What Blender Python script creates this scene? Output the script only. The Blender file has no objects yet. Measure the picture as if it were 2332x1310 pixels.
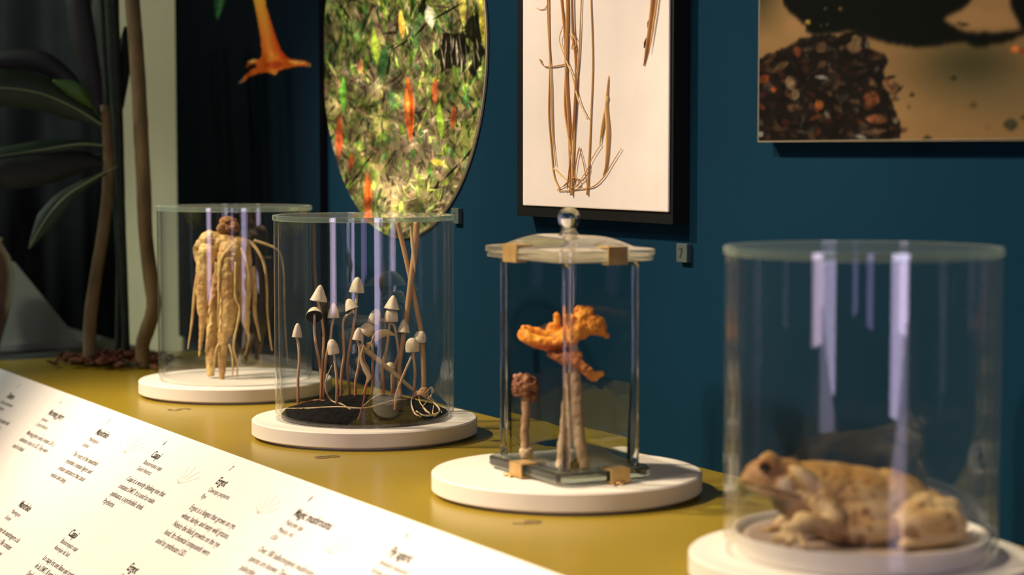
import bpy, bmesh, math, random
import numpy as np
from mathutils import Vector, noise as mnoise

# ------------------------------------------------------------------ camera, world, lights
SC = bpy.context.scene
COL = SC.collection
random.seed(7)
RNG = np.random.default_rng(11)

FPX = 4484.9                       # focal length in pixels of the 2332 x 1310 frame
PITCH = 0.068
CAM = np.array([1.8604, -1.1028, 0.3752])
F0 = np.array([-0.87409, 0.48577, 0.0])
RV = np.array([0.48577, 0.87409, 0.0])
ZV = np.array([0.0, 0.0, 1.0])
FV = F0 * math.cos(PITCH) - ZV * math.sin(PITCH)
UV = ZV * math.cos(PITCH) + F0 * math.sin(PITCH)

cam_data = bpy.data.cameras.new('camera')
cam_data.sensor_width = 36.0
cam_data.lens = FPX / 2332.0 * 36.0
cam_data.clip_start = 0.02
cam_data.dof.use_dof = True
cam_data.dof.focus_distance = 2.58
cam_data.dof.aperture_fstop = 4.2
cam = bpy.data.objects.new('camera', cam_data)
COL.objects.link(cam)
cam.location = CAM
from mathutils import Matrix
cam.rotation_euler = Matrix((RV, UV, -FV)).transposed().to_euler()
SC.camera = cam

world = bpy.data.worlds.new('gallery_air')
SC.world = world
world.use_nodes = True
world.node_tree.nodes['Background'].inputs[0].default_value = (0.10, 0.13, 0.17, 1)
world.node_tree.nodes['Background'].inputs[1].default_value = 0.25

SC.view_settings.view_transform = 'Standard'
SC.view_settings.look = 'None'
SC.view_settings.exposure = 0.0
SC.view_settings.gamma = 1.0
SC.view_settings.use_curve_mapping = False
SC.cycles.transparent_max_bounces = 24
SC.cycles.max_bounces = 8
SC.cycles.diffuse_bounces = 3
SC.cycles.glossy_bounces = 3
SC.cycles.transmission_bounces = 8


def spot(name, loc, target, power, color, size_deg, blend=0.6, radius=0.05):
    d = bpy.data.lights.new(name, 'SPOT')
    d.energy = power
    d.color = color
    d.spot_size = math.radians(size_deg)
    d.spot_blend = blend
    d.shadow_soft_size = radius
    d.cycles.is_caustics_light = name in ('track_spot_main', 'track_spot_right')  # light bent by the moulded panes
    o = bpy.data.objects.new(name, d)
    COL.objects.link(o)
    o.location = loc
    o.rotation_euler = (Vector(target) - Vector(loc)).to_track_quat('-Z', 'Y').to_euler()
    return o


WARM = (1.0, 0.80, 0.58)
# track spots above the visitors' side of the counter
spot('track_spot_main', (-1.15, -1.35, 1.75), (-0.40, -0.03, 0.1), 285, WARM, 52, 0.7, 0.045)
spot('track_spot_right', (-0.10, -1.55, 1.85), (0.50, 0.0, 0.1), 225, WARM, 44, 0.8, 0.045)
spot('track_spot_root', (-1.65, -1.25, 1.8), (-1.02, 0.0, 0.12), 130, WARM, 30, 0.8, 0.045)
spot('track_spot_panel', (0.1, -2.0, 1.9), (-0.15, -0.62, -0.15), 46, WARM, 46, 0.9, 0.06)
spot('track_spot_pictures', (-0.6, -1.9, 1.6), (-0.45, 0.23, 0.60), 30, (1.0, 0.90, 0.80), 36, 0.9, 0.05)
spot('flower_fill_spot', (-1.5, -1.7, 1.7), (-1.45, 0.23, 0.66), 50, (1.0, 0.88, 0.76), 24, 0.9, 0.05)  # added fill, only there to brighten the flower photo
spot('far_fill_spot', (-3.2, 0.9, 2.2), (-3.4, 0.6, -0.9), 60, (0.92, 1.0, 0.86), 150, 0.8, 0.15)  # added fill for the dim space behind the plants
spot('side_fill_spot', (-3.1, -1.9, 2.0), (-2.0, 0.0, 0.25), 95, (0.96, 1.0, 0.82), 44, 0.8, 0.10)  # added fill that lightens the pale post and the canes


spot('stand_fill_spot', (-1.2, -2.6, 1.9), (-1.95, -0.22, 0.1), 120, (0.96, 1.0, 0.84), 20, 0.9, 0.08)  # added fill brightening the sloping stand and the vase


# ------------------------------------------------------------------ pixel helpers (frame 2332 x 1310)
def ray(x, y):
    return FV + RV * (x - 1166.0) / FPX - UV * (y - 655.0) / FPX


def onz(x, y, z=0.0):
    r = ray(x, y)
    return CAM + r * (z - CAM[2]) / r[2]


def ony(x, y, Y):
    r = ray(x, y)
    return CAM + r * (Y - CAM[1]) / r[1]


def onx(x, y, X):
    r = ray(x, y)
    return CAM + r * (X - CAM[0]) / r[0]


def at(x, y, d):
    return CAM + ray(x, y) * d


def dep(p):
    return float((np.asarray(p, float) - CAM) @ FV)


def pj(p):
    q = np.asarray(p, float) - CAM
    d = q @ FV
    return 1166 + FPX * (q @ RV) / d, 655 - FPX * (q @ UV) / d


# ------------------------------------------------------------------ materials
def lin(c):
    c = np.asarray(c, float) / 255.0
    return np.where(c <= 0.04045, c / 12.92, ((c + 0.055) / 1.055) ** 2.4)


def rgba(c):
    l = lin(c)
    return (float(l[0]), float(l[1]), float(l[2]), 1.0)


MATS = {}


def mat(name, c1, c2=None, rough=0.6, scale=40.0, bump=0.0, metallic=0.0, detail=4.0, spec=0.5, lo=0.35, hi=0.65,
        bscale=None, coat=0.0, sss=0.0, stretch=None):
    """noise-mixed two-tone principled material (colours as sRGB 0..255)"""
    if name in MATS:
        return MATS[name]
    m = bpy.data.materials.new(name)
    m.use_nodes = True
    nt = m.node_tree
    b = nt.nodes['Principled BSDF']
    b.inputs['Roughness'].default_value = rough
    b.inputs['Metallic'].default_value = metallic
    b.inputs['Specular IOR Level'].default_value = spec
    b.inputs['Coat Weight'].default_value = coat
    tc = nt.nodes.new('ShaderNodeTexCoord')
    src = tc.outputs['Object']
    if stretch:
        mp = nt.nodes.new('ShaderNodeMapping')
        mp.inputs['Scale'].default_value = stretch
        nt.links.new(src, mp.inputs['Vector'])
        src = mp.outputs['Vector']
    n = nt.nodes.new('ShaderNodeTexNoise')
    n.inputs['Scale'].default_value = scale
    n.inputs['Detail'].default_value = detail
    nt.links.new(src, n.inputs['Vector'])
    r = nt.nodes.new('ShaderNodeValToRGB')
    r.color_ramp.elements[0].position = lo
    r.color_ramp.elements[1].position = hi
    r.color_ramp.elements[0].color = rgba(c1)
    r.color_ramp.elements[1].color = rgba(c2 if c2 is not None else c1)
    nt.links.new(n.outputs['Fac'], r.inputs['Fac'])
    nt.links.new(r.outputs['Color'], b.inputs['Base Color'])
    if bump:
        n2 = nt.nodes.new('ShaderNodeTexNoise')
        n2.inputs['Scale'].default_value = bscale or scale * 2
        n2.inputs['Detail'].default_value = 5
        nt.links.new(src, n2.inputs['Vector'])
        bp = nt.nodes.new('ShaderNodeBump')
        bp.inputs['Strength'].default_value = bump
        bp.inputs['Distance'].default_value = 0.004
        nt.links.new(n2.outputs['Fac'], bp.inputs['Height'])
        nt.links.new(bp.outputs['Normal'], b.inputs['Normal'])
    MATS[name] = m
    return m


def mat_vcol(name, rough=0.5, spec=0.4, bump=0.0, bscale=300.0):
    if name in MATS:
        return MATS[name]
    m = bpy.data.materials.new(name)
    m.use_nodes = True
    nt = m.node_tree
    b = nt.nodes['Principled BSDF']
    b.inputs['Roughness'].default_value = rough
    b.inputs['Specular IOR Level'].default_value = spec
    a = nt.nodes.new('ShaderNodeAttribute')
    a.attribute_name = 'col'
    nt.links.new(a.outputs['Color'], b.inputs['Base Color'])
    if bump:
        tc = nt.nodes.new('ShaderNodeTexCoord')
        n2 = nt.nodes.new('ShaderNodeTexNoise')
        n2.inputs['Scale'].default_value = bscale
        n2.inputs['Detail'].default_value = 5
        nt.links.new(tc.outputs['Object'], n2.inputs['Vector'])
        bp = nt.nodes.new('ShaderNodeBump')
        bp.inputs['Strength'].default_value = bump
        bp.inputs['Distance'].default_value = 0.002
        nt.links.new(n2.outputs['Fac'], bp.inputs['Height'])
        nt.links.new(bp.outputs['Normal'], b.inputs['Normal'])
    MATS[name] = m
    return m


def mat_pane(name, tint=(1, 1, 1), f0=0.06, rough=0.0, ripple=0.0, haze=0.0, haze_col=(190, 196, 184), edge_sheen=0.0):
    """clear sheet glass: transmits straight through, reflects by Schlick's law"""
    if name in MATS:
        return MATS[name]
    m = bpy.data.materials.new(name)
    m.use_nodes = True
    nt = m.node_tree
    nt.nodes.remove(nt.nodes['Principled BSDF'])
    out = nt.nodes['Material Output']
    geo = nt.nodes.new('ShaderNodeNewGeometry')
    dot = nt.nodes.new('ShaderNodeVectorMath'); dot.operation = 'DOT_PRODUCT'
    nt.links.new(geo.outputs['Normal'], dot.inputs[0])
    nt.links.new(geo.outputs['Incoming'], dot.inputs[1])
    ab = nt.nodes.new('ShaderNodeMath'); ab.operation = 'ABSOLUTE'
    nt.links.new(dot.outputs['Value'], ab.inputs[0])
    om = nt.nodes.new('ShaderNodeMath'); om.operation = 'SUBTRACT'; om.inputs[0].default_value = 1.0
    nt.links.new(ab.outputs[0], om.inputs[1])
    pw = nt.nodes.new('ShaderNodeMath'); pw.operation = 'POWER'; pw.inputs[1].default_value = 5.0
    nt.links.new(om.outputs[0], pw.inputs[0])
    ma = nt.nodes.new('ShaderNodeMath'); ma.operation = 'MULTIPLY_ADD'
    ma.inputs[1].default_value = 1 - f0; ma.inputs[2].default_value = f0
    nt.links.new(pw.outputs[0], ma.inputs[0])
    tr = nt.nodes.new('ShaderNodeBsdfTransparent'); tr.inputs[0].default_value = (*tint, 1)
    gl = nt.nodes.new('ShaderNodeBsdfGlossy'); gl.inputs['Roughness'].default_value = rough
    gl.inputs['Color'].default_value = (1, 1, 1, 1)
    if ripple:
        tc = nt.nodes.new('ShaderNodeTexCoord')
        n2 = nt.nodes.new('ShaderNodeTexNoise'); n2.inputs['Scale'].default_value = 9.0; n2.inputs['Detail'].default_value = 1.0
        nt.links.new(tc.outputs['Object'], n2.inputs['Vector'])
        bp = nt.nodes.new('ShaderNodeBump'); bp.inputs['Strength'].default_value = ripple; bp.inputs['Distance'].default_value = 0.01
        nt.links.new(n2.outputs['Fac'], bp.inputs['Height'])
        nt.links.new(bp.outputs['Normal'], gl.inputs['Normal'])
    mix = nt.nodes.new('ShaderNodeMixShader')
    nt.links.new(ma.outputs[0], mix.inputs[0])
    nt.links.new(tr.outputs[0], mix.inputs[1])
    nt.links.new(gl.outputs[0], mix.inputs[2])
    last = mix
    if haze:
        df = nt.nodes.new('ShaderNodeBsdfDiffuse'); df.inputs[0].default_value = rgba(haze_col)
        mx = nt.nodes.new('ShaderNodeMixShader'); mx.inputs[0].default_value = haze
        nt.links.new(mix.outputs[0], mx.inputs[1]); nt.links.new(df.outputs[0], mx.inputs[2])
        last = mx
    if edge_sheen:
        # bright glass edges painted in: pale diffuse share grows as the view grazes
        dv = nt.nodes.new('ShaderNodeMath'); dv.operation = 'DIVIDE'; dv.inputs[0].default_value = edge_sheen
        nt.links.new(ab.outputs[0], dv.inputs[1])
        mn = nt.nodes.new('ShaderNodeMath'); mn.operation = 'MINIMUM'; mn.inputs[1].default_value = 0.30
        nt.links.new(dv.outputs[0], mn.inputs[0])
        df = nt.nodes.new('ShaderNodeBsdfDiffuse'); df.inputs[0].default_value = rgba(haze_col)
        mx = nt.nodes.new('ShaderNodeMixShader')
        nt.links.new(mn.outputs[0], mx.inputs[0]); nt.links.new(last.outputs[0], mx.inputs[1]); nt.links.new(df.outputs[0], mx.inputs[2])
        last = mx
    nt.links.new(last.outputs[0], out.inputs['Surface'])
    MATS[name] = m
    return m


def mat_solid_glass(name, color=(1, 1, 1), rough=0.03, haze=0.0, haze_col=(200, 190, 165)):
    if name in MATS:
        return MATS[name]
    m = bpy.data.materials.new(name)
    m.use_nodes = True
    nt = m.node_tree
    nt.nodes.remove(nt.nodes['Principled BSDF'])
    out = nt.nodes['Material Output']
    g = nt.nodes.new('ShaderNodeBsdfGlass')
    g.inputs['Color'].default_value = (*color, 1)
    g.inputs['Roughness'].default_value = rough
    g.inputs['IOR'].default_value = 1.5
    df = nt.nodes.new('ShaderNodeBsdfDiffuse'); df.inputs[0].default_value = rgba(haze_col)
    mx = nt.nodes.new('ShaderNodeMixShader'); mx.inputs[0].default_value = haze
    nt.links.new(g.outputs[0], mx.inputs[1]); nt.links.new(df.outputs[0], mx.inputs[2])
    nt.links.new(mx.outputs[0], out.inputs['Surface'])
    MATS[name] = m
    return m


def mat_emit(name, color, strength):
    m = bpy.data.materials.new(name)
    m.use_nodes = True
    nt = m.node_tree
    nt.nodes.remove(nt.nodes['Principled BSDF'])
    e = nt.nodes.new('ShaderNodeEmission')
    e.inputs[0].default_value = (*color, 1)
    e.inputs[1].default_value = strength
    nt.links.new(e.outputs[0], nt.nodes['Material Output'].inputs['Surface'])
    return m


# ------------------------------------------------------------------ object helpers
WLOC = {}


def thing(name, label, cat, loc, group=None):
    o = bpy.data.objects.new(name, None)
    o.empty_display_size = 0.02
    COL.objects.link(o)
    o.location = [float(v) for v in loc]
    o['label'] = label
    o['category'] = cat
    if group:
        o['group'] = group
    WLOC[o.name] = np.array([float(v) for v in loc])
    return o


def add(name, geo, m, parent=None, smooth=True, label=None, cat=None, kind=None, group=None, col=None):
    """geo = (verts, faces) in world space -> one linked mesh object"""
    v, f = geo
    v = np.asarray(v, float)
    if parent is not None:
        org = WLOC[parent.name]
        loc = np.zeros(3)
    else:
        org = (v.min(0) + v.max(0)) / 2
        org[2] = v[:, 2].min()
        loc = org
    me = bpy.data.meshes.new(name)
    me.from_pydata((v - org).tolist(), [], [list(map(int, q)) for q in f])
    me.update()
    if smooth:
        me.polygons.foreach_set('use_smooth', [True] * len(me.polygons))
    o = bpy.data.objects.new(name, me)
    if m is not None:
        me.materials.append(m)
    COL.objects.link(o)
    o.location = loc
    if parent is not None:
        o.parent = parent
    WLOC[o.name] = org
    if col is not None:
        a = me.color_attributes.new('col', 'FLOAT_COLOR', 'POINT')
        c = np.ones((len(v), 4), np.float32)
        c[:, :3] = lin(col)
        a.data.foreach_set('color', c.ravel())
    if label:
        o['label'] = label
    if cat:
        o['category'] = cat
    if kind:
        o['kind'] = kind
    if group:
        o['group'] = group
    return o


def sharp(o, deg=35):
    """flat-looking edges on a smooth mesh"""
    o.data.polygons.foreach_set('use_smooth', [True] * len(o.data.polygons))
    try:
        o.data.set_sharp_from_angle(angle=math.radians(deg))
    except Exception:
        pass
    return o


def join(*geos):
    V, F, n = [], [], 0
    for v, f in geos:
        V.append(np.asarray(v, float))
        F += [[i + n for i in q] for q in f]
        n += len(v)
    return np.concatenate(V), F


def box(x0, x1, y0, y1, z0, z1, bev=0.0):
    bm = bmesh.new()
    bmesh.ops.create_cube(bm, size=1.0)
    for v in bm.verts:
        v.co = Vector(((x0 + x1) / 2 + v.co.x * (x1 - x0), (y0 + y1) / 2 + v.co.y * (y1 - y0), (z0 + z1) / 2 + v.co.z * (z1 - z0)))
    if bev:
        bmesh.ops.bevel(bm, geom=list(bm.edges), offset=bev, segments=2, affect='EDGES', profile=0.5)
    return from_bm(bm)


def from_bm(bm):
    bm.verts.index_update()
    v = np.array([q.co[:] for q in bm.verts])
    f = [[q.index for q in p.verts] for p in bm.faces]
    bm.free()
    return v, f


def lathe(prof, n=96, c=(0, 0, 0), closed=False):
    """prof = [(r, z)...] from outside-bottom on; r=0 ends become poles"""
    V, F, rings = [], [], []
    for r, z in prof:
        if r < 1e-9:
            rings.append([len(V)]); V.append((c[0], c[1], c[2] + z))
        else:
            k = len(V)
            for i in range(n):
                t = 2 * math.pi * i / n
                V.append((c[0] + r * math.cos(t), c[1] + r * math.sin(t), c[2] + z))
            rings.append(list(range(k, k + n)))
    pairs = list(zip(rings[:-1], rings[1:]))
    if closed:
        pairs.append((rings[-1], rings[0]))
    for a, b in pairs:
        if len(a) == 1 and len(b) == 1:
            continue
        for i in range(n):
            j = (i + 1) % n
            if len(a) == 1:
                F.append((a[0], b[j], b[i]))
            elif len(b) == 1:
                F.append((a[i], a[j], b[0]))
            else:
                F.append((a[i], a[j], b[j], b[i]))
    return np.array(V), F


def spline(P, n):
    P = np.asarray(P, float)
    if len(P) == 2:
        t = np.linspace(0, 1, n)[:, None]
        return P[0] * (1 - t) + P[1] * t
    Q = np.vstack([2 * P[0] - P[1], P, 2 * P[-1] - P[-2]])
    out = []
    m = len(P) - 1
    for k in np.linspace(0, m, n):
        i = min(int(k), m - 1)
        t = k - i
        a, b, c, d = Q[i], Q[i + 1], Q[i + 2], Q[i + 3]
        out.append(0.5 * (2 * b + (c - a) * t + (2 * a - 5 * b + 4 * c - d) * t * t + (3 * b - a - 3 * c + d) * t ** 3))
    return np.array(out)


def tube(P, R, n=8, steps=None, flat=1.0, rough=0.0):
    """tapered tube along a spline through P; R per control point"""
    P = np.asarray(P, float)
    R = np.broadcast_to(np.asarray(R, float), (len(P),)) if np.ndim(R) == 0 else np.asarray(R, float)
    if steps is None:
        steps = max(2, (len(P) - 1) * 6 + 1)
    C = spline(P, steps)
    rr = np.interp(np.linspace(0, 1, steps), np.linspace(0, 1, len(R)), R)
    T = np.gradient(C, axis=0)
    T /= np.linalg.norm(T, axis=1)[:, None] + 1e-12
    up = np.array([0.3, 0.2, 1.0]) if abs(T[0][2]) < 0.9 else np.array([1.0, 0.1, 0])
    a = np.cross(T[0], up); a /= np.linalg.norm(a)
    V = []
    for i in range(steps):
        a = a - T[i] * (a @ T[i]); a /= np.linalg.norm(a) + 1e-12
        b = np.cross(T[i], a)
        for k in range(n):
            t = 2 * math.pi * k / n
            r = rr[i] * (1 + (rough * (random.random() - 0.5) if rough else 0))
            V.append(C[i] + a * math.cos(t) * r + b * math.sin(t) * r * flat)
    F = []
    for i in range(steps - 1):
        for k in range(n):
            j = (k + 1) % n
            F.append((i * n + k, i * n + j, (i + 1) * n + j, (i + 1) * n + k))
    F.append(tuple(range(n - 1, -1, -1)))
    F.append(tuple((steps - 1) * n + k for k in range(n)))
    return np.array(V), F


def ribbon(P, W, side, thick=0.0006, steps=None, fold=0.0, curl=None):
    """leaf-like strip with thickness: centre line P, half widths W, side = approximate across direction(s)"""
    P = np.asarray(P, float)
    if steps is None:
        steps = (len(P) - 1) * 6 + 1
    C = spline(P, steps)
    w = np.interp(np.linspace(0, 1, steps), np.linspace(0, 1, len(W)), W)
    side = np.asarray(side, float)
    if side.ndim == 1:
        S = np.repeat(side[None], steps, 0)
    else:
        S = spline(side, steps)
    T = np.gradient(C, axis=0); T /= np.linalg.norm(T, axis=1)[:, None] + 1e-12
    S = S - T * np.sum(S * T, 1)[:, None]; S /= np.linalg.norm(S, axis=1)[:, None] + 1e-12
    N = np.cross(T, S)
    V, F = [], []
    for i in range(steps):
        for sgn in (1, -1):
            o = N[i] * thick * 0.5 * sgn
            V += [C[i] - S[i] * w[i] + N[i] * fold * w[i] + o, C[i] + o, C[i] + S[i] * w[i] + N[i] * fold * w[i] + o]
    for i in range(steps - 1):
        a, b = i * 6, (i + 1) * 6
        F += [(a, a + 1, b + 1, b), (a + 1, a + 2, b + 2, b + 1),
              (a + 4, a + 3, b + 3, b + 4), (a + 5, a + 4, b + 4, b + 5),
              (a + 3, a, b, b + 3), (a + 2, a + 5, b + 5, b + 2)]
    e = (steps - 1) * 6
    F += [(0, 3, 4, 1), (1, 4, 5, 2), (e, e + 1, e + 4, e + 3), (e + 1, e + 2, e + 5, e + 4)]
    return np.array(V), F


def ellipsoid(c, ax, seg=14, rings=8):
    """ax = 3 axis vectors scaled by radius"""
    bm = bmesh.new()
    bmesh.ops.create_uvsphere(bm, u_segments=seg, v_segments=rings, radius=1.0)
    v, f = from_bm(bm)
    return np.asarray(c) + v @ np.asarray(ax, float), f


def fuse(geos, voxel, smooth=6, factor=0.5):
    """union of overlapping shapes into one smooth skin"""
    v, f = join(*geos)
    me = bpy.data.meshes.new('tmp_fuse')
    me.from_pydata(v.tolist(), [], [list(map(int, q)) for q in f])
    o = bpy.data.objects.new('tmp_fuse', me)
    COL.objects.link(o)
    r = o.modifiers.new('r', 'REMESH'); r.mode = 'VOXEL'; r.voxel_size = voxel
    if smooth:
        s = o.modifiers.new('s', 'SMOOTH'); s.factor = factor; s.iterations = smooth
    dg = bpy.context.evaluated_depsgraph_get()
    ev = o.evaluated_get(dg)
    m2 = ev.to_mesh()
    nv = np.empty(len(m2.vertices) * 3); m2.vertices.foreach_get('co', nv)
    nf = [list(p.vertices) for p in m2.polygons]
    ev.to_mesh_clear()
    bpy.data.objects.remove(o); bpy.data.meshes.remove(me)
    return nv.reshape(-1, 3), nf


def bumpy(geo, amp, scale, seed=0.0, oct_=3):
    """push a skin along its normals by fractal noise"""
    v, f = geo
    me = bpy.data.meshes.new('tmp_b'); me.from_pydata(v.tolist(), [], f); me.update()
    nn = np.empty(len(v) * 3); me.vertices.foreach_get('normal', nn); nn = nn.reshape(-1, 3)
    bpy.data.meshes.remove(me)
    d = np.array([mnoise.fractal(Vector((p * scale + seed).tolist()), 1.0, 2.0, oct_) for p in v])
    return v + nn * (d * amp)[:, None], f


def text_geo(body, size, org, ux, uy, nrm, sx=1.0, bold=0.0, align='LEFT', lift=0.0003):
    c = bpy.data.curves.new('tmp_text', 'FONT')
    c.body = body
    c.size = size
    c.offset = bold
    c.align_x = align
    c.resolution_u = 2
    o = bpy.data.objects.new('tmp_text', c)
    m = o.to_mesh()
    v = np.array([q.co[:] for q in m.vertices]) if len(m.vertices) else np.zeros((0, 3))
    f = [list(p.vertices) for p in m.polygons]
    o.to_mesh_clear()
    bpy.data.objects.remove(o); bpy.data.curves.remove(c)
    if not len(v):
        return v, f
    org, ux, uy, nrm = map(lambda q: np.asarray(q, float), (org, ux, uy, nrm))
    return org + v[:, :1] * sx * ux + v[:, 1:2] * uy + nrm * lift, f


# ------------------------------------------------------------------ the room
WALL_Y = 0.230
FLOOR_Z = -0.90
CEIL_Z = 2.40
M_blue = mat('blue_wall_paint', (7, 40, 59), (8, 43, 63), rough=0.9, scale=3.0, spec=0.06)
M_dark = mat('dark_gallery_paint', (44, 50, 52), (52, 58, 60), rough=0.85, scale=2.0)
M_pale = mat('pale_return_paint', (214, 206, 166), (204, 200, 164), rough=0.8, scale=5.0)
M_floor = mat('grey_floor', (52, 48, 44), (60, 56, 50), rough=0.5, scale=6.0)


def struct(name, geo, m, parent=None, **k):
    return add(name, geo, m, parent, smooth=False, kind='structure', **k)


struct('wall_back', box(-1.885, 4.0, WALL_Y, WALL_Y + 0.12, FLOOR_Z, CEIL_Z), M_blue,
       label='dark blue gallery wall behind the specimen jars', cat='wall')
struct('wall_right', box(4.0, 4.12, -4.5, WALL_Y + 0.12, FLOOR_Z, CEIL_Z), M_dark, label='dark wall with windows, right of the counter', cat='wall')
struct('wall_front', box(-5.2, 4.12, -4.62, -4.5, FLOOR_Z, CEIL_Z), M_dark, label='dark wall facing the counter', cat='wall')
struct('wall_left', box(-5.32, -5.2, -4.62, 3.0, FLOOR_Z, CEIL_Z), M_dark, label='far dark grey wall behind the potted stems', cat='wall')
struct('wall_far', box(-5.32, 4.12, 3.0, 3.12, FLOOR_Z, CEIL_Z), M_dark, label='dark wall closing the space behind the blue wall', cat='wall')
struct('floor', box(-5.32, 4.12, -4.62, 3.12, FLOOR_Z - 0.1, FLOOR_Z), M_floor, label='grey gallery floor', cat='floor')
struct('ceiling', box(-5.32, 4.12, -4.62, 3.12, CEIL_Z, CEIL_Z + 0.1), M_dark, label='dark gallery ceiling', cat='ceiling')
# pale end post of the blue wall
pa = ony(296, 300, WALL_Y + 0.02)
struct('trim_1', box(pa[0], -1.886, WALL_Y - 0.005, WALL_Y + 0.13, FLOOR_Z, CEIL_Z), M_pale,
       label='pale beige end post at the left edge of the blue wall', cat='post')

# windows of the room, with daylight behind lavender film (they mirror in the jars)
M_lav = mat_emit('lavender_daylight', (0.80, 0.66, 1.0), 4.2)
M_pink = mat_emit('pink_daylight', (0.95, 0.72, 1.0), 4.0)
M_vio = mat_emit('violet_daylight', (0.55, 0.42, 0.95), 1.5)
M_wf = mat('dark_window_frame', (40, 42, 46), rough=0.5)


def window(name, axis, c, lo, hi, z0, z1, m, label):
    """axis 'x': on the right wall (x = c), lo..hi along y; axis 'y': on the front wall (y = c)"""
    e, t = 0.01, 0.05
    if axis == 'x':
        pane = box(c - 0.012, c - 0.002, lo, hi, z0, z1)
        fr = join(box(c - 0.03, c - 0.001, lo - t, lo, z0 - t, z1 + t), box(c - 0.03, c - 0.001, hi, hi + t, z0 - t, z1 + t),
                  box(c - 0.03, c - 0.001, lo, hi, z0 - t, z0), box(c - 0.03, c - 0.001, lo, hi, z1, z1 + t))
    else:
        pane = box(lo, hi, c + 0.002, c + 0.012, z0, z1)
        fr = join(box(lo - t, lo, c + 0.001, c + 0.03, z0 - t, z1 + t), box(hi, hi + t, c + 0.001, c + 0.03, z0 - t, z1 + t),
                  box(lo, hi, c + 0.001, c + 0.03, z0 - t, z0), box(lo, hi, c + 0.001, c + 0.03, z1, z1 + t))
    o = struct(name, fr, M_wf, label=label, cat='window')
    add('window_pane', pane, m, o, smooth=False)
    return o


window('window_1', 'y', -4.5, 1.30, 1.95, -0.22, 1.9, M_pink, 'tall lavender window on the wall facing the counter')
window('window_2', 'x', 4.0, -0.95, -0.10, -0.30, 1.9, M_lav, 'tall lavender window next to the blue wall')
window('window_3', 'x', 4.0, -2.45, -2.05, -0.12, 1.9, M_vio, 'narrow violet window in the dark right wall')

# dark curtain far behind the plants
M_curt = mat('slate_curtain', (56, 62, 64), (72, 78, 80), rough=0.9, scale=4.0)
yy = np.linspace(-1.6, 2.4, 160)
V, Fc = [], []
for i, y in enumerate(yy):
    x = -4.9 + 0.07 * math.sin(y * 17) + 0.03 * math.sin(y * 41 + 1)
    V += [(x, y, FLOOR_Z), (x, y, CEIL_Z - 0.03), (x - 0.006, y, CEIL_Z - 0.03), (x - 0.006, y, FLOOR_Z)]
for i in range(len(yy) - 1):
    a, b = 4 * i, 4 * i + 4
    for k in range(4):
        Fc.append((a + k, a + (k + 1) % 4, b + (k + 1) % 4, b + k))
Fc += [(3, 2, 1, 0), (len(V) - 4, len(V) - 3, len(V) - 2, len(V) - 1)]
add('curtain', (np.array(V), Fc), M_curt, label='dark slate curtain hanging in folds behind the potted stems', cat='curtain')

# ------------------------------------------------------------------ the counter and its reading panel
SH0, SH1 = -1.70, 3.4
EDGE_Y = -0.223
TH = math.radians(40)
M_shelf = mat('olive_lacquer', (156, 134, 36), (162, 140, 40), rough=0.26, scale=2.0, spec=0.5)
M_body = mat('counter_body_paint', (70, 66, 40), rough=0.6)
counter = thing('display_counter', 'long glossy olive yellow display counter running along the blue wall', 'counter', ((SH0 + SH1) / 2, 0, FLOOR_Z))
add('counter_top', box(SH0, SH1, EDGE_Y, WALL_Y - 0.0005, -0.018, 0.0), M_shelf, counter, smooth=False)
# body below, with the sloped front that carries the panel
cs, sn = math.cos(TH), math.sin(TH)
prof = [(WALL_Y - 0.0005, -0.0185), (EDGE_Y, -0.0185), (EDGE_Y - 0.0 - 0.42 * cs, -0.03 - 0.42 * sn), (EDGE_Y - 0.42 * cs, FLOOR_Z + 0.001), (WALL_Y - 0.0005, FLOOR_Z + 0.001)]
V = [(SH0, y, z) for y, z in prof] + [(SH1, y, z) for y, z in prof]
n = len(prof)
Fb = [tuple(range(n)), tuple(range(2 * n - 1, n - 1, -1))] + [(i, i + n, (i + 1) % n + n, (i + 1) % n) for i in range(n)]
add('counter_body', (np.array(V), Fb), M_body, counter, smooth=False)

# reading panel
PN = np.array([0, -sn, cs]); PV = np.array([0, -cs, -sn]); PX = np.array([1.0, 0, 0]); P0 = np.array([0, EDGE_Y, 0.0])
M_paper = mat('white_panel', (240, 236, 230), (236, 232, 226), rough=0.55, scale=6.0, spec=0.3)
M_ink = mat('dark_print', (52, 48, 46), rough=0.8)
M_ink2 = mat('grey_print', (92, 86, 80), rough=0.8)
M_faint = mat('faint_print', (232, 229, 223), rough=0.8)
panel = thing('reading_panel', 'sloping white text panel along the front of the olive counter', 'panel', (0.4, EDGE_Y - 0.4 * cs, -0.4 * sn - 0.02))
pw0, pw1, pl = SH0, 2.2, 0.44


def PP(s, t, l=0.0):
    return P0 + PX * s + PV * t + PN * l


V = [PP(s, t, l) for l in (-0.010, 0.0) for s, t in ((pw0, 0), (pw1, 0), (pw1, pl), (pw0, pl))]
Fp = [(0, 1, 2, 3), (7, 6, 5, 4), (0, 4, 5, 1), (1, 5, 6, 2), (2, 6, 7, 3), (3, 7, 4, 0)]
add('board', (np.array(V) + PN * 0.001, Fp), M_paper, panel, smooth=False)

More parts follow.
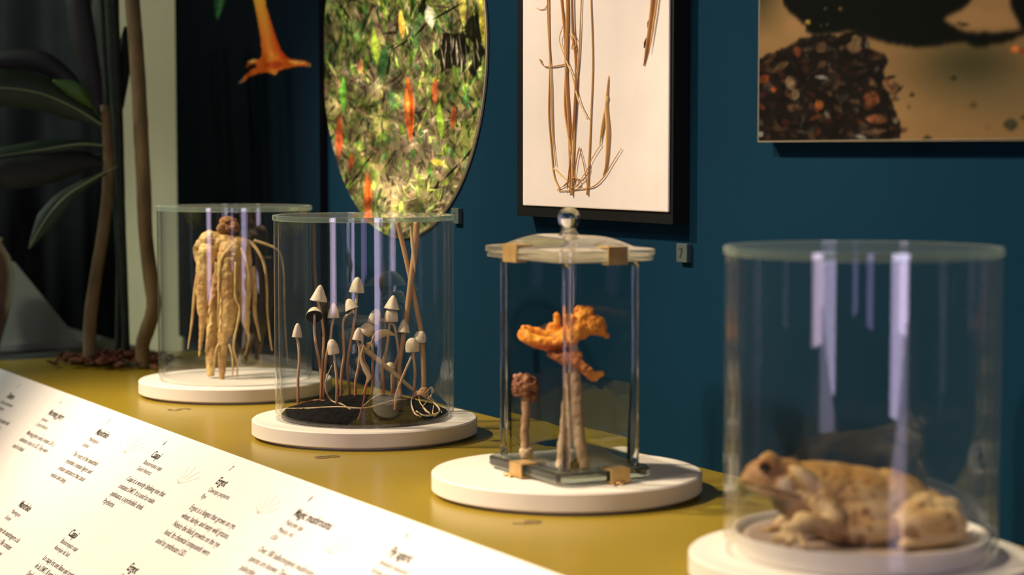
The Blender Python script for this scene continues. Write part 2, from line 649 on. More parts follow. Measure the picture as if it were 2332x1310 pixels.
COLS = {
    -1.388: ('3', 'Datura', ['Datura stramonium', 'The Americas'], ['Datura is a poisonous plant with', 'large white flowers. Its seeds', 'cause vivid visions.'],
             'Datura', ['Datura stramonium', 'Amériques'], ['Le datura est une plante toxique', 'aux grandes fleurs blanches.']),
    -1.143: ('4', 'Morning glory', ['Ipomoea', 'Central America'], ['Morning glory seeds contain LSA, a', 'substance close to LSD. They were', 'used in rituals.'],
             'Belle-de-jour', ['Ipomoea', 'Amérique centrale'], ['Les graines contiennent de la', "LSA, une substance proche", 'du LSD. Elles étaient', 'utilisées lors de rituels.']),
    -0.898: ('5', 'Mandrake', ['Mandragora', 'Europe'], ['The roots of the mandrake', 'resemble a human figure and', 'contain substances that cause', 'visions and sleep.'],
             'Mandrake', ['Mandragora', 'Europe'], ['La racine de mandragore a la', 'forme humaine. Elle contient', 'des substances qui causent', 'des visions et le sommeil.']),
    -0.653: ('6', 'Caapi', ['Banisteriopsis caapi', 'South America'], ['Caapi is a woody climbing vine that', 'contains DMT. It is used to make', 'ayahuasca, a psychedelic drink.', 'Psychotria'],
             'Caapi', ['Banisteriopsis caapi', 'Amérique du Sud'], ['Le caapi est une liane qui contient', 'de la DMT. Il sert à la fabrication de', "l'ayahuasca, une boisson", 'psychédélique.']),
    -0.408: ('7', 'Ergot', ['Claviceps purpurea', 'Rye'], ['Ergot is a fungus that grows on rye,', 'wheat, barley, and many wild grasses.', 'Notice the black growths on the rye', 'head. Its chemical compounds were', 'used to synthesize LSD.'],
             'Ergot', ['Claviceps purpurea', 'Seigle'], ["L'ergot est un champignon qui pousse", 'sur le seigle.']),
    -0.163: ('8', 'Magic mushrooms', ['Psilocybe spp.', 'Mexico, etc.', 'USA'], ['Over 180 hallucinogenic mushroom', 'species are known. They produce', 'psilocybin.'], '', [], []),
    0.082: ('9', 'Fly agaric', ['Amanita muscaria', 'Eurasia, America'], ['The fly agaric contains muscimol', 'and grows under birch trees.'], '', [], []),
}


def col_lines(s, t0, num, title, subs, body):
    dark, grey = [], []
    def ln(txt, t, size, bold, sx=0.86):
        return text_geo(txt, size, PP(s, t + size * 0.35, 0.001), PX, -PV, PN, sx, bold)
    if num:
        dark.append(ln(num, t0 - 0.021, 0.0125, 0.0))
    dark.append(ln(title, t0, 0.0165, 0.00035, 0.82))
    t = t0 + 0.0155
    for q in subs:
        grey.append(ln(q, t, 0.0105, 0.0)); t += 0.0115
    t += 0.0075
    for q in body:
        grey.append(ln(q, t, 0.0122, 0.00005)); t += 0.0142
    return dark, grey


for s, (num, ti, su, bo, ti2, su2, bo2) in COLS.items():
    d, g = col_lines(s, 0.040, num, ti, su, bo)
    add('printed_heading', join(*d), M_ink, panel, smooth=False)
    add('printed_text', join(*g), M_ink2, panel, smooth=False)
    if ti2:
        d, g = col_lines(s, 0.188, '', ti2, su2, bo2)
        add('printed_heading', join(*d), M_ink, panel, smooth=False)
        add('printed_text', join(*g), M_ink2, panel, smooth=False)
# faint plant sketches between the columns
for s, t in ((-0.50, 0.045), (-0.24, 0.040), (-0.74, 0.035), (-0.02, 0.05)):
    gs = []
    for k in range(6):
        a = -1.2 + k * 0.42
        p = [PP(s, t + 0.02, 0.0013), PP(s + 0.02 * math.sin(a), t + 0.02 - 0.012 * math.cos(a), 0.0013),
             PP(s + 0.045 * math.sin(a * 1.2), t + 0.02 - 0.03 * math.cos(a), 0.0013)]
        gs.append(ribbon(p, [0.0008, 0.003, 0.0004], np.cross(PN, p[2] - p[0]), 0.0002))
    add('printed_sketch', join(*gs), M_faint, panel, smooth=False)

# ------------------------------------------------------------------ round plinths and glass cylinders
M_white = mat('white_matt_paint', (232, 226, 214), (228, 222, 210), rough=0.6, scale=8.0, spec=0.3)
M_glass = mat_pane('clear_acrylic', (0.985, 0.992, 0.99), f0=0.05, edge_sheen=0.004)
M_lid = mat_pane('clear_lid', (0.95, 0.98, 0.975), f0=0.06, edge_sheen=0.003)
M_rim = mat_pane('polished_rim', (0.93, 0.97, 0.95), f0=0.10, haze=0.05, haze_col=(176, 196, 184), edge_sheen=0.02)
TP_Z = 0.024
PL = {1: (-1.0315, 0.0094), 2: (-0.5175, -0.006), 3: (-0.0045, 0.003), 4: (0.507, 0.0)}
PLAB = {1: 'white round plinth under the pale forked root', 2: 'white round plinth under the jar of thin mushrooms',
        3: 'white round plinth under the square knob-lidded jar', 4: 'white round plinth under the toad jar, cut by the frame'}
for k, (x, y) in PL.items():
    pr = [(0, 0), (0.138, 0), (0.138, 0.0035), (0.1482, 0.0035), (0.15, 0.005), (0.15, TP_Z - 0.0018), (0.1482, TP_Z), (0, TP_Z)]
    o = add('round_plinth', lathe(pr, 128, (x, y, 0.0002)), M_white, label=PLAB[k], cat='plinth', group='round white plinths')
    sharp(o, 30)

JAR_R, JAR_T, JAR_TOP = 0.1190, 0.0055, 0.2940
JLAB = {1: 'clear glass cylinder over the pale forked root', 2: 'clear glass cylinder over the thin mushrooms', 4: 'large clear glass cylinder over the toad'}
for k in (1, 2, 4):
    x, y = PL[k]
    z0 = TP_Z + 0.0006
    j = thing('glass_cylinder', JLAB[k], 'glass jar', (x, y, z0), 'glass cylinders on plinths')
    h = JAR_TOP - 0.007 - z0
    r0, r1 = JAR_R - JAR_T, JAR_R
    o = add('wall', lathe([(r1, 0), (r1, h), (r0, h), (r0, 0)], 160, (x, y, z0), closed=True), M_glass, j)
    sharp(o, 40)
    lr = r1 - 0.0042
    o = add('lid', lathe([(0, h + 0.0006), (lr, h + 0.0006), (lr, h + 0.0066), (0, h + 0.0066)], 160, (x, y, z0)), M_lid, j)
    sharp(o, 30)
    rim = [(lr + 0.0002, h + 0.0003), (r1 + 0.001, h + 0.0003), (r1 + 0.0018, h + 0.0011), (r1 + 0.0018, h + 0.0062), (r1 + 0.001, h + 0.007), (lr + 0.0002, h + 0.007)]
    sharp(add('lid_rim', lathe(rim, 160, (x, y, z0), closed=True), M_rim, o), 30)

# ------------------------------------------------------------------ pictures on the wall
class Canvas:
    """a print painted point by point on a fine grid, stored as point colours"""
    def __init__(self, x0, x1, z0, z1, Y, nx, nz, base):
        self.X, self.Zg = np.meshgrid(np.linspace(x0, x1, nx), np.linspace(z0, z1, nz))
        self.Y, self.nx, self.nz = Y, nx, nz
        self.a = np.ones((nz, nx, 3)) * np.asarray(base, float)
        q = np.stack([self.X - CAM[0], np.full_like(self.X, Y - CAM[1]), self.Zg - CAM[2]], -1)
        d = q @ FV
        self.px = 1166 + FPX * (q @ RV) / d        # where each print point stands, in photo pixels
        self.py = 655 - FPX * (q @ UV) / d
        self.grain = self.noise(0.11, 77)

    def mixin(self, m, c):
        self.a += (np.asarray(c, float) - self.a) * np.clip(m, 0, 1)[..., None]

    def cap(self, x0, y0, x1, y1, w0, w1, c, soft=2.0, op=1.0):
        dx, dy = x1 - x0, y1 - y0
        L = dx * dx + dy * dy + 1e-9
        t = np.clip(((self.px - x0) * dx + (self.py - y0) * dy) / L, 0, 1)
        d = np.hypot(self.px - x0 - t * dx, self.py - y0 - t * dy)
        self.mixin(op * (w0 + (w1 - w0) * t - d) / soft + 0.5 * (op > 0), c) if soft > 0 else None

    def spindle(self, x0, y0, x1, y1, w, c, soft=2.0, op=1.0):
        pad = w + 6
        dx, dy = x1 - x0, y1 - y0
        L = dx * dx + dy * dy + 1e-9
        sel = ((self.px > min(x0, x1) - pad) & (self.px < max(x0, x1) + pad) & (self.py > min(y0, y1) - pad) & (self.py < max(y0, y1) + pad))
        if not sel.any():
            return
        px, py = self.px[sel], self.py[sel]
        t = ((px - x0) * dx + (py - y0) * dy) / L
        tc = np.clip(t, 0, 1)
        d = np.hypot(px - x0 - tc * dx, py - y0 - tc * dy)
        prof = w * np.sin(math.pi * np.clip(tc, 0, 1)) ** 0.8
        m = np.clip((prof - d) / soft + 0.3, 0, 1) * op
        cc = np.asarray(c, float) * (0.55 + 0.9 * self.grain[sel])[:, None]
        self.a[sel] += (cc - self.a[sel]) * m[:, None]

    def poly(self, pts, c, op=1.0, jag=0.0, seed=0, soft=0):
        x = self.px.copy(); y = self.py.copy()
        if jag:
            nz = self.noise(0.05, seed); nz2 = self.noise(0.05, seed + 9)
            x = x + (nz - 0.5) * jag; y = y + (nz2 - 0.5) * jag
        ins = np.zeros(x.shape, bool)
        p = np.asarray(pts, float)
        for (ax, ay), (bx, by) in zip(p, np.roll(p, -1, 0)):
            cr = (ay > y) != (by > y)
            with np.errstate(divide='ignore', invalid='ignore'):
                ins ^= cr & (x < (bx - ax) * (y - ay) / (by - ay + 1e-12) + ax)
        m = ins.astype(float)
        for _ in range(soft):
            m = (m + np.roll(m, 1, 0) + np.roll(m, -1, 0) + np.roll(m, 1, 1) + np.roll(m, -1, 1)) / 5
        self.mixin(m * op, c)
        return ins

    def noise(self, freq, seed=0):
        r = np.random.default_rng(seed)
        out = np.zeros_like(self.px); amp, tot = 1.0, 0.0
        for o in range(4):
            g = r.random((64, 64))
            u = (self.px * freq * 2 ** o + 31 * o) % 63; v = (self.py * freq * 2 ** o + 17 * o) % 63
            i, j = u.astype(int), v.astype(int); fu, fv = u - i, v - j
            fu = fu * fu * (3 - 2 * fu); fv = fv * fv * (3 - 2 * fv)
            out += amp * ((g[j, i] * (1 - fu) + g[j, i + 1] * fu) * (1 - fv) + (g[j + 1, i] * (1 - fu) + g[j + 1, i + 1] * fu) * fv)
            tot += amp; amp *= 0.55
        return out / tot

    def mesh(self, mask=None):
        V = np.stack([self.X, np.full_like(self.X, self.Y), self.Zg], -1).reshape(-1, 3)
        n = self.nx
        i, j = np.meshgrid(np.arange(self.nx - 1), np.arange(self.nz - 1))
        a = (j * n + i).ravel()
        F = np.stack([a, a + 1, a + n + 1, a + n], 1)
        return (V, F.tolist()), np.clip(self.a.reshape(-1, 3), 0, 255)


M_print = mat_vcol('photo_print', rough=0.7, spec=0.04)
M_edge = mat('print_board_edge', (26, 28, 28), rough=0.6)
M_edge_l = mat('pale_board_edge', (188, 180, 150), rough=0.5)
ZT = 0.86

# -- right: burnt shards on sand
b = ony(1728, 321, WALL_Y - 0.02)
rx0, rz0, rx1 = b[0], b[2], b[0] + 0.62
cv = Canvas(rx0, rx1, rz0, rz0 + 0.30, WALL_Y - 0.0201, 330, 160, (150, 118, 76))
n1, n2 = cv.noise(0.008, 3), cv.noise(0.03, 4)
cv.mixin(np.clip((n1 - 0.35) * 2.0, 0, 1) * 0.5, (186, 148, 102))
g = np.exp(-(((cv.px - 2215) / 130) ** 2 + ((cv.py - 150) / 70) ** 2))
cv.mixin(g * 0.9, (58, 60, 36))
g = np.exp(-(((cv.px - 2300) / 160) ** 2 + ((cv.py - 215) / 60) ** 2))
cv.mixin(g * 0.55, (112, 100, 74))
g = np.clip((90 - cv.py) / 90, 0, 1) * np.clip((1800 - cv.px) / 60, 0, 1)
cv.mixin(g * 0.9, (74, 70, 44))
cv.poly([(1774, -200), (1782, 6), (1805, 34), (1832, 55), (1836, 72), (1870, 82), (1935, 70), (1995, 92), (2060, 106), (2140, 104), (2190, 96), (2240, 110), (2340, 78), (2345, 70), (2235, 74), (2180, 68), (2150, 46), (2178, 28), (2215, 0), (2215, -200)], (5, 10, 8), jag=10, seed=5, soft=2)
cv.poly([(2290, -200), (2300, 10), (2326, 66), (2360, 80), (2360, -200)], (5, 9, 8), soft=2)
cv.poly([(2152, 44), (2210, 20), (2296, 22), (2322, 62), (2260, 74), (2200, 64)], (168, 132, 90), op=0.75, jag=10, seed=8, soft=3)
cv.spindle(2175, 52, 2210, 58, 5, (70, 66, 36))
heap = cv.poly([(1700, 146), (1764, 120), (1812, 96), (1850, 78), (1906, 84), (1955, 70), (1974, 82), (1972, 108), (2014, 120), (2020, 142), (2010, 190), (2020, 205), (2040, 250), (2054, 296), (2050, 318), (1700, 330)], (30, 24, 20), jag=14, seed=6, soft=1)
rs = np.random.default_rng(21)
tones = [(84, 46, 30), (112, 60, 36), (62, 40, 32), (84, 80, 72), (104, 98, 88), (16, 15, 14), (20, 22, 20), (18, 18, 16), (128, 98, 68), (50, 42, 38), (32, 29, 28), (76, 54, 42)]
for k in range(330):
    x, y = rs.uniform(1705, 2050), rs.uniform(78, 316)
    if not (y > 140 - 0.5 * (x - 1720) if x < 1840 else y > 84 + max(0, (x - 1970)) * 1.6):
        continue
    a = rs.normal(0.25, 0.6); L = rs.uniform(8, 34)
    cv.spindle(x, y, x + L * math.cos(a), y + L * math.sin(a), rs.uniform(3, 9), tones[rs.integers(len(tones))], 3, rs.uniform(0.5, 0.95))
for x, y, L, w, a, c in [(1866, 238, 26, 10, 1.0, (206, 116, 52)), (1884, 262, 22, 6, 0.9, (180, 172, 162)), (1950, 92, 26, 13, -0.5, (196, 168, 120)), (1944, 108, 40, 14, 0.1, (176, 140, 104)),
                         (1870, 108, 26, 14, 0.9, (158, 116, 84)), (1816, 118, 26, 10, 1.4, (150, 74, 44)), (1870, 176, 30, 5, 0.1, (186, 186, 184)), (1800, 190, 40, 12, 1.2, (176, 146, 112)), (1780, 150, 40, 9, -0.5, (168, 132, 88)),
                         (1812, 215, 30, 10, 1.8, (160, 134, 104)), (1985, 225, 40, 18, 0.4, (140, 80, 48)), (1996, 272, 52, 12, 0.1, (158, 96, 62)), (2040, 275, 14, 6, 1.3, (226, 214, 196)), (1990, 300, 60, 7, -0.1, (176, 130, 100)),
                         (1960, 312, 30, 6, 0.3, (190, 186, 178)), (1732, 306, 14, 8, 1.2, (176, 180, 176)), (1740, 180, 30, 10, -0.4, (130, 60, 28)), (1762, 204, 16, 6, 1.3, (212, 104, 40)), (1736, 216, 26, 7, -0.2, (74, 36, 44)), (1826, 280, 40, 2.5, 1.8, (96, 104, 96))]:
    cv.spindle(x - L / 2 * math.cos(a), y - L / 2 * math.sin(a), x + L / 2 * math.cos(a), y + L / 2 * math.sin(a), w, c, 4, 0.9)
for x, y, r, c in [(2077, 216, 8, (40, 38, 24)), (2070, 244, 7, (110, 84, 46)), (2302, 284, 20, (60, 62, 48)), (2330, 268, 8, (50, 48, 38)), (2112, 318, 14, (50, 54, 30)), (2172, 178, 9, (44, 46, 26)), (2030, 244, 8, (60, 58, 46)),
                   (2312, 112, 12, (214, 120, 60)), (2328, 116, 9, (150, 56, 26)), (2250, 290, 8, (124, 100, 62)), (2216, 240, 12, (100, 84, 46)), (1840, 50, 8, (190, 160, 70)), (1914, 20, 6, (120, 104, 50)), (1880, 20, 4, (120, 120, 104)), (1884, 56, 4, (80, 84, 70)), (1870, 58, 4, (70, 74, 60))]:
    cv.spindle(x - r * 0.9, y - (r if x < 1930 and y < 60 else 0) * 0.5, x + r * 0.9, y + (r if x < 1930 and y < 60 else 0) * 0.5, r * 0.75, c, 3, 0.9)
sh = np.clip(cv.noise(0.02, 61) * 2.4 - 0.75, 0.25, 1.1)[..., None]
cv.a = np.where(heap[..., None], cv.a * (0.45 + 0.55 * sh), cv.a) * np.array([0.72, 0.73, 0.72])
ph = thing('photo_board', 'rectangular photo board of charred shards on pale sand', 'picture', ((rx0 + rx1) / 2, WALL_Y - 0.01, rz0))
add('backing', box(rx0, rx1, WALL_Y - 0.02, WALL_Y - 0.0008, rz0, rz0 + 0.50), M_edge, ph, smooth=False)
geo, colr = cv.mesh()
add('print', geo, M_print, ph, smooth=False, col=colr)
add('board_trim', join(box(rx0 - 0.0016, rx0 - 0.0001, WALL_Y - 0.0204, WALL_Y - 0.001, rz0 - 0.0014, rz0 + 0.50), box(rx0, rx1, WALL_Y - 0.0204, WALL_Y - 0.001, rz0 - 0.0014, rz0 - 0.0001)), mat('grey_board_edge', (120, 112, 92), rough=0.5), ph, smooth=False)

# -- centre: round photo of undergrowth with orange spikes
YO = WALL_Y - 0.005
e1, e2, e3 = ony(735, 150, YO), ony(1106, 110, YO), ony(905, 541, YO)
ocx = (e1[0] + e2[0]) / 2; orad = (e2[0] - e1[0]) / 2
ocz = e3[2] + orad * 1.0
cv = Canvas(ocx - orad, ocx + orad, ocz - orad, ocz + orad, YO, 300, 400, (116, 106, 84))
n1, n2, n3 = cv.noise(0.012, 31), cv.noise(0.05, 32), cv.noise(0.025, 33)
cv.mixin(np.clip((n1 - 0.45) * 5, 0, 1) * 0.7, (96, 112, 44))
cv.mixin(np.clip((n3 - 0.52) * 6, 0, 1) * 0.7, (54, 48, 34))
cv.mixin(np.clip((n2 - 0.55) * 6, 0, 1) * 0.6, (160, 144, 104))
cv.mixin(np.clip((60 - cv.py) / 80, 0, 1) * 0.45, (128, 150, 52))
greens = [(104, 142, 50), (74, 116, 44), (138, 166, 74), (48, 84, 40), (160, 174, 96), (84, 122, 72), (56, 98, 54), (120, 160, 48)]
browns = [(132, 114, 86), (160, 144, 116), (92, 78, 58), (186, 172, 142), (66, 58, 46), (40, 38, 30), (30, 28, 22), (116, 94, 72), (140, 104, 82), (110, 98, 92)]
rs = np.random.default_rng(5)
for k in range(2600):
    x, y = rs.uniform(735, 1105), rs.uniform(-70, 535)
    up = y < 140
    gr = rs.random() < (0.6 if up else (0.55 if 140 < y < 260 and x > 880 else 0.36))
    c = greens[rs.integers(len(greens))] if gr else browns[rs.integers(len(browns))]
    a = rs.normal(1.5, 0.35 if gr else 0.75)
    L = rs.uniform(10, 52) * (1.3 if up else 0.7)
    cv.spindle(x, y, x + L * math.cos(a), y + L * math.sin(a), rs.uniform(1.4, 6.0) if gr else rs.uniform(1.0, 4), np.array(c) * rs.uniform(0.4, 1.3), 2.0, rs.uniform(0.4, 0.9))
for pts in ([(950, -40), (960, 0), (952, 30), (966, 40), (975, 0), (970, -40)], [(1064, 40), (1090, 30), (1102, 60), (1100, 140), (1086, 176), (1070, 160), (1080, 110), (1064, 80)], [(1010, 80), (1060, 70), (1072, 110), (1060, 160), (1030, 150), (1004, 165), (990, 130)]):
    cv.poly(pts, (14, 16, 12), op=0.85, jag=22, seed=int(pts[0][0]), soft=1)
for k in range(26):
    x = rs.uniform(985, 1085); y = rs.uniform(70, 130)
    cv.spindle(x, y, x + rs.normal(4, 6), y + rs.uniform(25, 60), rs.uniform(1, 2.5), (166, 158, 140) if rs.random() < .6 else (112, 96, 96), 2, 0.7)
cv.spindle(975, 10, 985, 65, 13, (206, 214, 186), 4, 0.85)
cv.spindle(880, 100, 866, 185, 15, (44, 88, 48), 8, 0.75); cv.spindle(955, 30, 945, 120, 12, (70, 124, 66), 8, 0.6)
cv.spindle(850, 60, 860, 150, 9, (148, 180, 52), 4, 0.8); cv.spindle(782, 170, 782, 260, 8, (86, 170, 54), 4, 0.8)
cv.spindle(760, 20, 770, 100, 10, (190, 178, 120), 4, 0.6); cv.spindle(1094, -20, 1103, 110, 8, (186, 180, 60), 3, 0.8); cv.spindle(1052, -20, 1056, 60, 9, (196, 186, 80), 4, 0.8)
cv.spindle(1000, 230, 1006, 320, 9, (136, 184, 50), 4, 0.85); cv.spindle(980, 366, 1014, 374, 8, (176, 168, 56), 4, 0.7); cv.spindle(890, 190, 896, 260, 11, (64, 110, 72), 8, 0.5)
for x0, y0, x1, y1, w, c in [(929, 172, 936, 324, 12, (178, 88, 36)), (992, 174, 990, 242, 9, (172, 94, 50)), (1036, 238, 1030, 296, 7, (176, 84, 44)), (774, 258, 772, 366, 9, (158, 72, 40)), (802, 346, 798, 392, 7, (160, 82, 44)), (837, 390, 838, 505, 10, (184, 94, 38)), (912, 20, 918, 90, 8, (206, 160, 66)), (822, 130, 820, 170, 7, (190, 128, 84))]:
    cv.spindle(x0, y0, x1, y1, w, c, 2.5, 0.95)
cv.spindle(926, 200, 931, 270, 4, (206, 126, 52), 2, 0.8); cv.spindle(937, 210, 939, 300, 3, (150, 48, 16), 2, 0.8); cv.spindle(841, 405, 842, 480, 3, (160, 56, 18), 2, 0.8)
for P in ([(1062, 4), (980, 48), (940, 88), (895, 112), (880, 180)], [(1084, 332), (1050, 372), (1010, 410), (975, 446)], [(795, 428), (830, 380), (850, 350)]):
    for (ax, ay), (bx, by) in zip(P[:-1], P[1:]):
        cv.spindle(ax - 4, ay, bx, by, 2.6, (30, 28, 22), 1.5, 0.95)
        cv.spindle((ax * 2 + bx) / 3, (ay * 2 + by) / 3, (ax + 2 * bx) / 3, (ay + 2 * by) / 3, 2.4, (30, 28, 22), 1.5, 0.95)
for k in range(60):
    x, y = rs.uniform(880, 1060), rs.uniform(400, 500); a = rs.uniform(0, 3.1); L = rs.uniform(10, 34)
    cv.spindle(x, y, x + L * math.cos(a), y + L * math.sin(a), 1.6, (196, 182, 136) if rs.random() < .6 else (150, 160, 70), 2, 0.8)
rp = thing('round_photo', 'round photo of green undergrowth dotted with orange flower spikes', 'picture', (ocx, WALL_Y - 0.01, ocz - orad))
cv.a = np.clip((cv.a - 78) * 1.25 + 84, 6, 255) * (0.50 + 0.95 * np.clip(cv.noise(0.03, 91) * 1.5 - 0.25, 0, 1))[..., None]
cv.a = cv.a * 0.86 + (cv.a.mean(2, keepdims=True) * np.array([1.02, 0.98, 0.9])) * 0.14
geo, colr = cv.mesh()
V, Fq = geo
rr = np.hypot(V[:, 0] - ocx, V[:, 2] - ocz) / orad
# square grid squeezed into the disc: clip, then snap the rim
keep = rr <= 1.0
qf = np.array(Fq)
ok = keep[qf].any(1)
used = np.unique(qf[ok]); remap = -np.ones(len(V), int); remap[used] = np.arange(len(used))
V2 = V[used].copy(); c2 = colr[used]; r2 = rr[used]
out = r2 > 1.0
V2[out, 0] = ocx + (V2[out, 0] - ocx) / r2[out]; V2[out, 2] = ocz + (V2[out, 2] - ocz) / r2[out]
add('print', (V2 - np.array([0, 0.0003, 0]), remap[qf[ok]].tolist()), M_print, rp, smooth=False, col=c2)
dz = lathe([(0, 0), (orad, 0), (orad + 0.0012, 0.001), (orad + 0.0012, 0.004), (0, 0.004)], 160)
V = dz[0]; V = np.stack([ocx + V[:, 0], YO + V[:, 2], ocz + V[:, 1]], 1)
sharp(add('backing', (V, dz[1]), M_edge_l, rp), 30)

# -- left: orange trumpet flower on a black board
YF = WALL_Y - 0.014
fx0 = -1.880; fx1 = ony(727, 150, YF)[0]
cv = Canvas(fx0, fx1, 0.0125, 0.86, YF - 0.0001, 200, 480, (5, 13, 18))
g = np.clip((cv.px - 560) / 160, 0, 1)
cv.mixin(g * 0.9, (8, 32, 48))
cv.poly([(484, -60), (520, -60), (512, 8), (496, 48), (490, 36), (488, 10)], (28, 70, 34), soft=1)
cv.spindle(510, -30, 495, 44, 5, (70, 120, 70), 3, 0.7)
body = [(572, -60), (578, 0), (586, 40), (594, 90), (596, 126), (590, 136), (575, 138), (566, 140), (560, 150), (562, 156), (568, 148), (580, 146), (586, 152), (572, 158), (558, 172), (544, 190), (556, 186), (566, 176), (592, 166), (612, 166), (628, 172), (636, 160), (655, 156), (680, 150), (706, 152), (708, 146), (692, 138), (668, 136), (656, 132), (640, 116), (626, 78), (606, 14), (596, -60)]
cv.poly(body, (222, 106, 30), soft=1)
ins = cv.poly(body, (222, 106, 30), op=0.0)
t = np.clip((95 - cv.py) / 95, 0, 1)
cv.mixin(ins * t * 0.9, (214, 164, 48))
cv.mixin(ins * np.exp(-((cv.px - (592 + cv.py * 0.19)) / 9) ** 2) * 0.5, (240, 176, 70))
edge = np.exp(-((cv.px - (604 + cv.py * 0.32)) / 8) ** 2) * np.clip(cv.py / 60, 0, 1) * (cv.py < 135)
cv.mixin(ins * edge * 0.7, (200, 56, 22))
cv.spindle(600, 150, 650, 146, 10, (206, 76, 24), 5, 0.8)
cv.spindle(562, 142, 588, 136, 4, (244, 184, 100), 2, 0.9); cv.spindle(655, 140, 700, 144, 4, (244, 178, 84), 2, 0.9)
cv.spindle(605, 118, 640, 132, 9, (240, 140, 44), 6, 0.8)
cv.spindle(542, 191, 560, 176, 3, (120, 112, 92), 2, 0.7); cv.spindle(692, 142, 711, 154, 3, (120, 108, 80), 2, 0.7)
fp = thing('flower_photo', 'tall black photo board with an orange trumpet flower', 'picture', ((fx0 + fx1) / 2, WALL_Y - 0.007, 0.012))
add('backing', box(fx0, fx1, YF, WALL_Y - 0.0008, 0.012, 0.86), mat('black_board', (7, 15, 20), rough=0.7, spec=0.2), fp, smooth=False)
geo, colr = cv.mesh()
add('print', geo, M_print, fp, smooth=False, col=colr)

# -- the pressed rye panel in its black frame
M_blk = mat('black_frame', (6, 8, 9), rough=0.5, spec=0.3)
M_cream = mat('cream_mount', (216, 209, 202), (206, 200, 194), rough=0.7, scale=9.0)
YB, YW = WALL_Y - 0.024, WALL_Y - 0.0275
w0, w1 = ony(1190, 468, YW), ony(1521, 489, YW)
b0, b1 = ony(1178, 491, YB), ony(1532, 512, YB)
sp = thing('specimen_frame', 'black frame holding a cream panel of pressed rye stalks', 'frame', ((b0[0] + b1[0]) / 2, WALL_Y - 0.02, b0[2]))
add('backing', box(b0[0], b1[0], YB, WALL_Y - 0.0008, b0[2], ZT), M_blk, sp, smooth=False)
add('mount', box(w0[0], w1[0], YW, YB - 0.0002, w0[2], ZT - 0.02, 0.0015), M_cream, sp, smooth=False)
M_st = [mat('straw_gold', (216, 174, 106), (196, 150, 82), rough=0.6, scale=60, stretch=(1, 1, 0.15)), mat('straw_brown', (196, 146, 86), (170, 118, 66), rough=0.6, scale=60, stretch=(1, 1, 0.15)),
        mat('straw_pale', (228, 194, 132), (212, 172, 104), rough=0.6, scale=60, stretch=(1, 1, 0.15)), mat('ergot_dark', (54, 34, 24), (84, 54, 34), rough=0.7, scale=120)]


def press(P, R, m, name='stalk', off=0.0, flat=0.7):
    pts = [ony(x, y, YW - 0.0014 - off * 0.35) for x, y in P]
    sc = FPX / dep(pts[0])
    R = [r / sc for r in (R if hasattr(R, '__len__') else [R])]
    if len(R) == 1:
        R = R * len(P)
    add(name, tube(pts, R, 7, flat=flat), M_st[m], sp)


press([(1251, -60), (1250, 0), (1252, 150), (1250, 260), (1256, 340), (1262, 400), (1275, 432)], 2.4, 0)
press([(1246, -60), (1248, 60), (1255, 180), (1258, 300), (1266, 380)], [2, 2, 2.6, 3, 1.2], 2, off=0.002)
press([(1274, -60), (1280, 10), (1288, 90), (1292, 200), (1298, 300), (1300, 440)], [3, 4, 5, 6, 6, 4], 1)
press([(1290, -60), (1292, 40), (1290, 150), (1288, 250), (1302, 350), (1306, 420)], [4, 5, 4, 5, 4, 2], 0, off=0.003)
press([(1302, -60), (1304, 60), (1312, 150), (1308, 260), (1300, 360), (1292, 425)], [3, 4, 4, 4, 4, 2], 1, off=0.005)
press([(1326, -60), (1322, 40), (1318, 130), (1310, 220), (1306, 330), (1302, 445)], [2, 2, 3, 4, 4, 4], 2, off=0.002)
press([(1346, -60), (1346, 0), (1350, 140), (1346, 260), (1342, 360), (1338, 444)], [2, 2, 2.2, 2.4, 3, 4], 0)
press([(1281, 60), (1274, 90), (1282, 120), (1302, 170), (1318, 230), (1338, 272)], [1.2, 1.4, 1.6, 2, 2, 1.4], 2, off=0.006)
press([(1229, 135), (1238, 150), (1260, 151), (1290, 146)], [2.4, 1.5, 1.8, 2.2], 1, off=0.003)
press([(1222, 18), (1232, 22), (1244, 16), (1250, -10)], 1.1, 1)
press([(1386, 172), (1382, 240), (1386, 300), (1382, 370), (1374, 400)], [1, 6, 8, 5, 1.5], 0)
press([(1384, 220), (1372, 290), (1366, 330)], [3, 5, 1.2], 2, off=0.002)
press([(1415, 338), (1394, 372), (1374, 404), (1352, 424), (1320, 430), (1270, 434), (1290, 420)], [1, 1.4, 1.6, 1.8, 1.6, 1.4, 1.2], 0, off=0.002)
press([(1368, 330), (1350, 358), (1336, 388), (1322, 410)], 1.2, 2, off=0.003)
press([(1319, 335), (1312, 370), (1306, 420)], 1.6, 1, off=0.003); press([(1319, 335), (1330, 380), (1338, 430)], 1.6, 1, off=0.003)
press([(1262, 384), (1278, 400), (1292, 412)], [2.6, 2.2, 1.2], 2, off=0.005); press([(1284, 424), (1296, 412), (1312, 404), (1318, 420), (1300, 430)], 2.0, 1, off=0.006)
press([(1292, 440), (1318, 418), (1338, 396), (1342, 372)], 1.4, 1, off=0.004)
press([(1298, 78), (1304, 96), (1302, 112), (1312, 98), (1300, 70)], 1.6, 2, off=0.008)
press([(1494, -60), (1488, 0), (1482, 60), (1474, 110), (1466, 150)], [5, 8, 8, 6, 1.5], 1, name='rye_head')
press([(1500, -60), (1496, 0), (1486, 70), (1478, 120)], [2, 3, 3, 1], 2, name='rye_awn', off=0.004)
for x, y in ((1477, 52), (1469, 98)):
    press([(x + 3, y - 12), (x, y), (x - 2, y + 12)], [1.2, 3.6, 1.2], 3, name='ergot_grain', off=0.006)

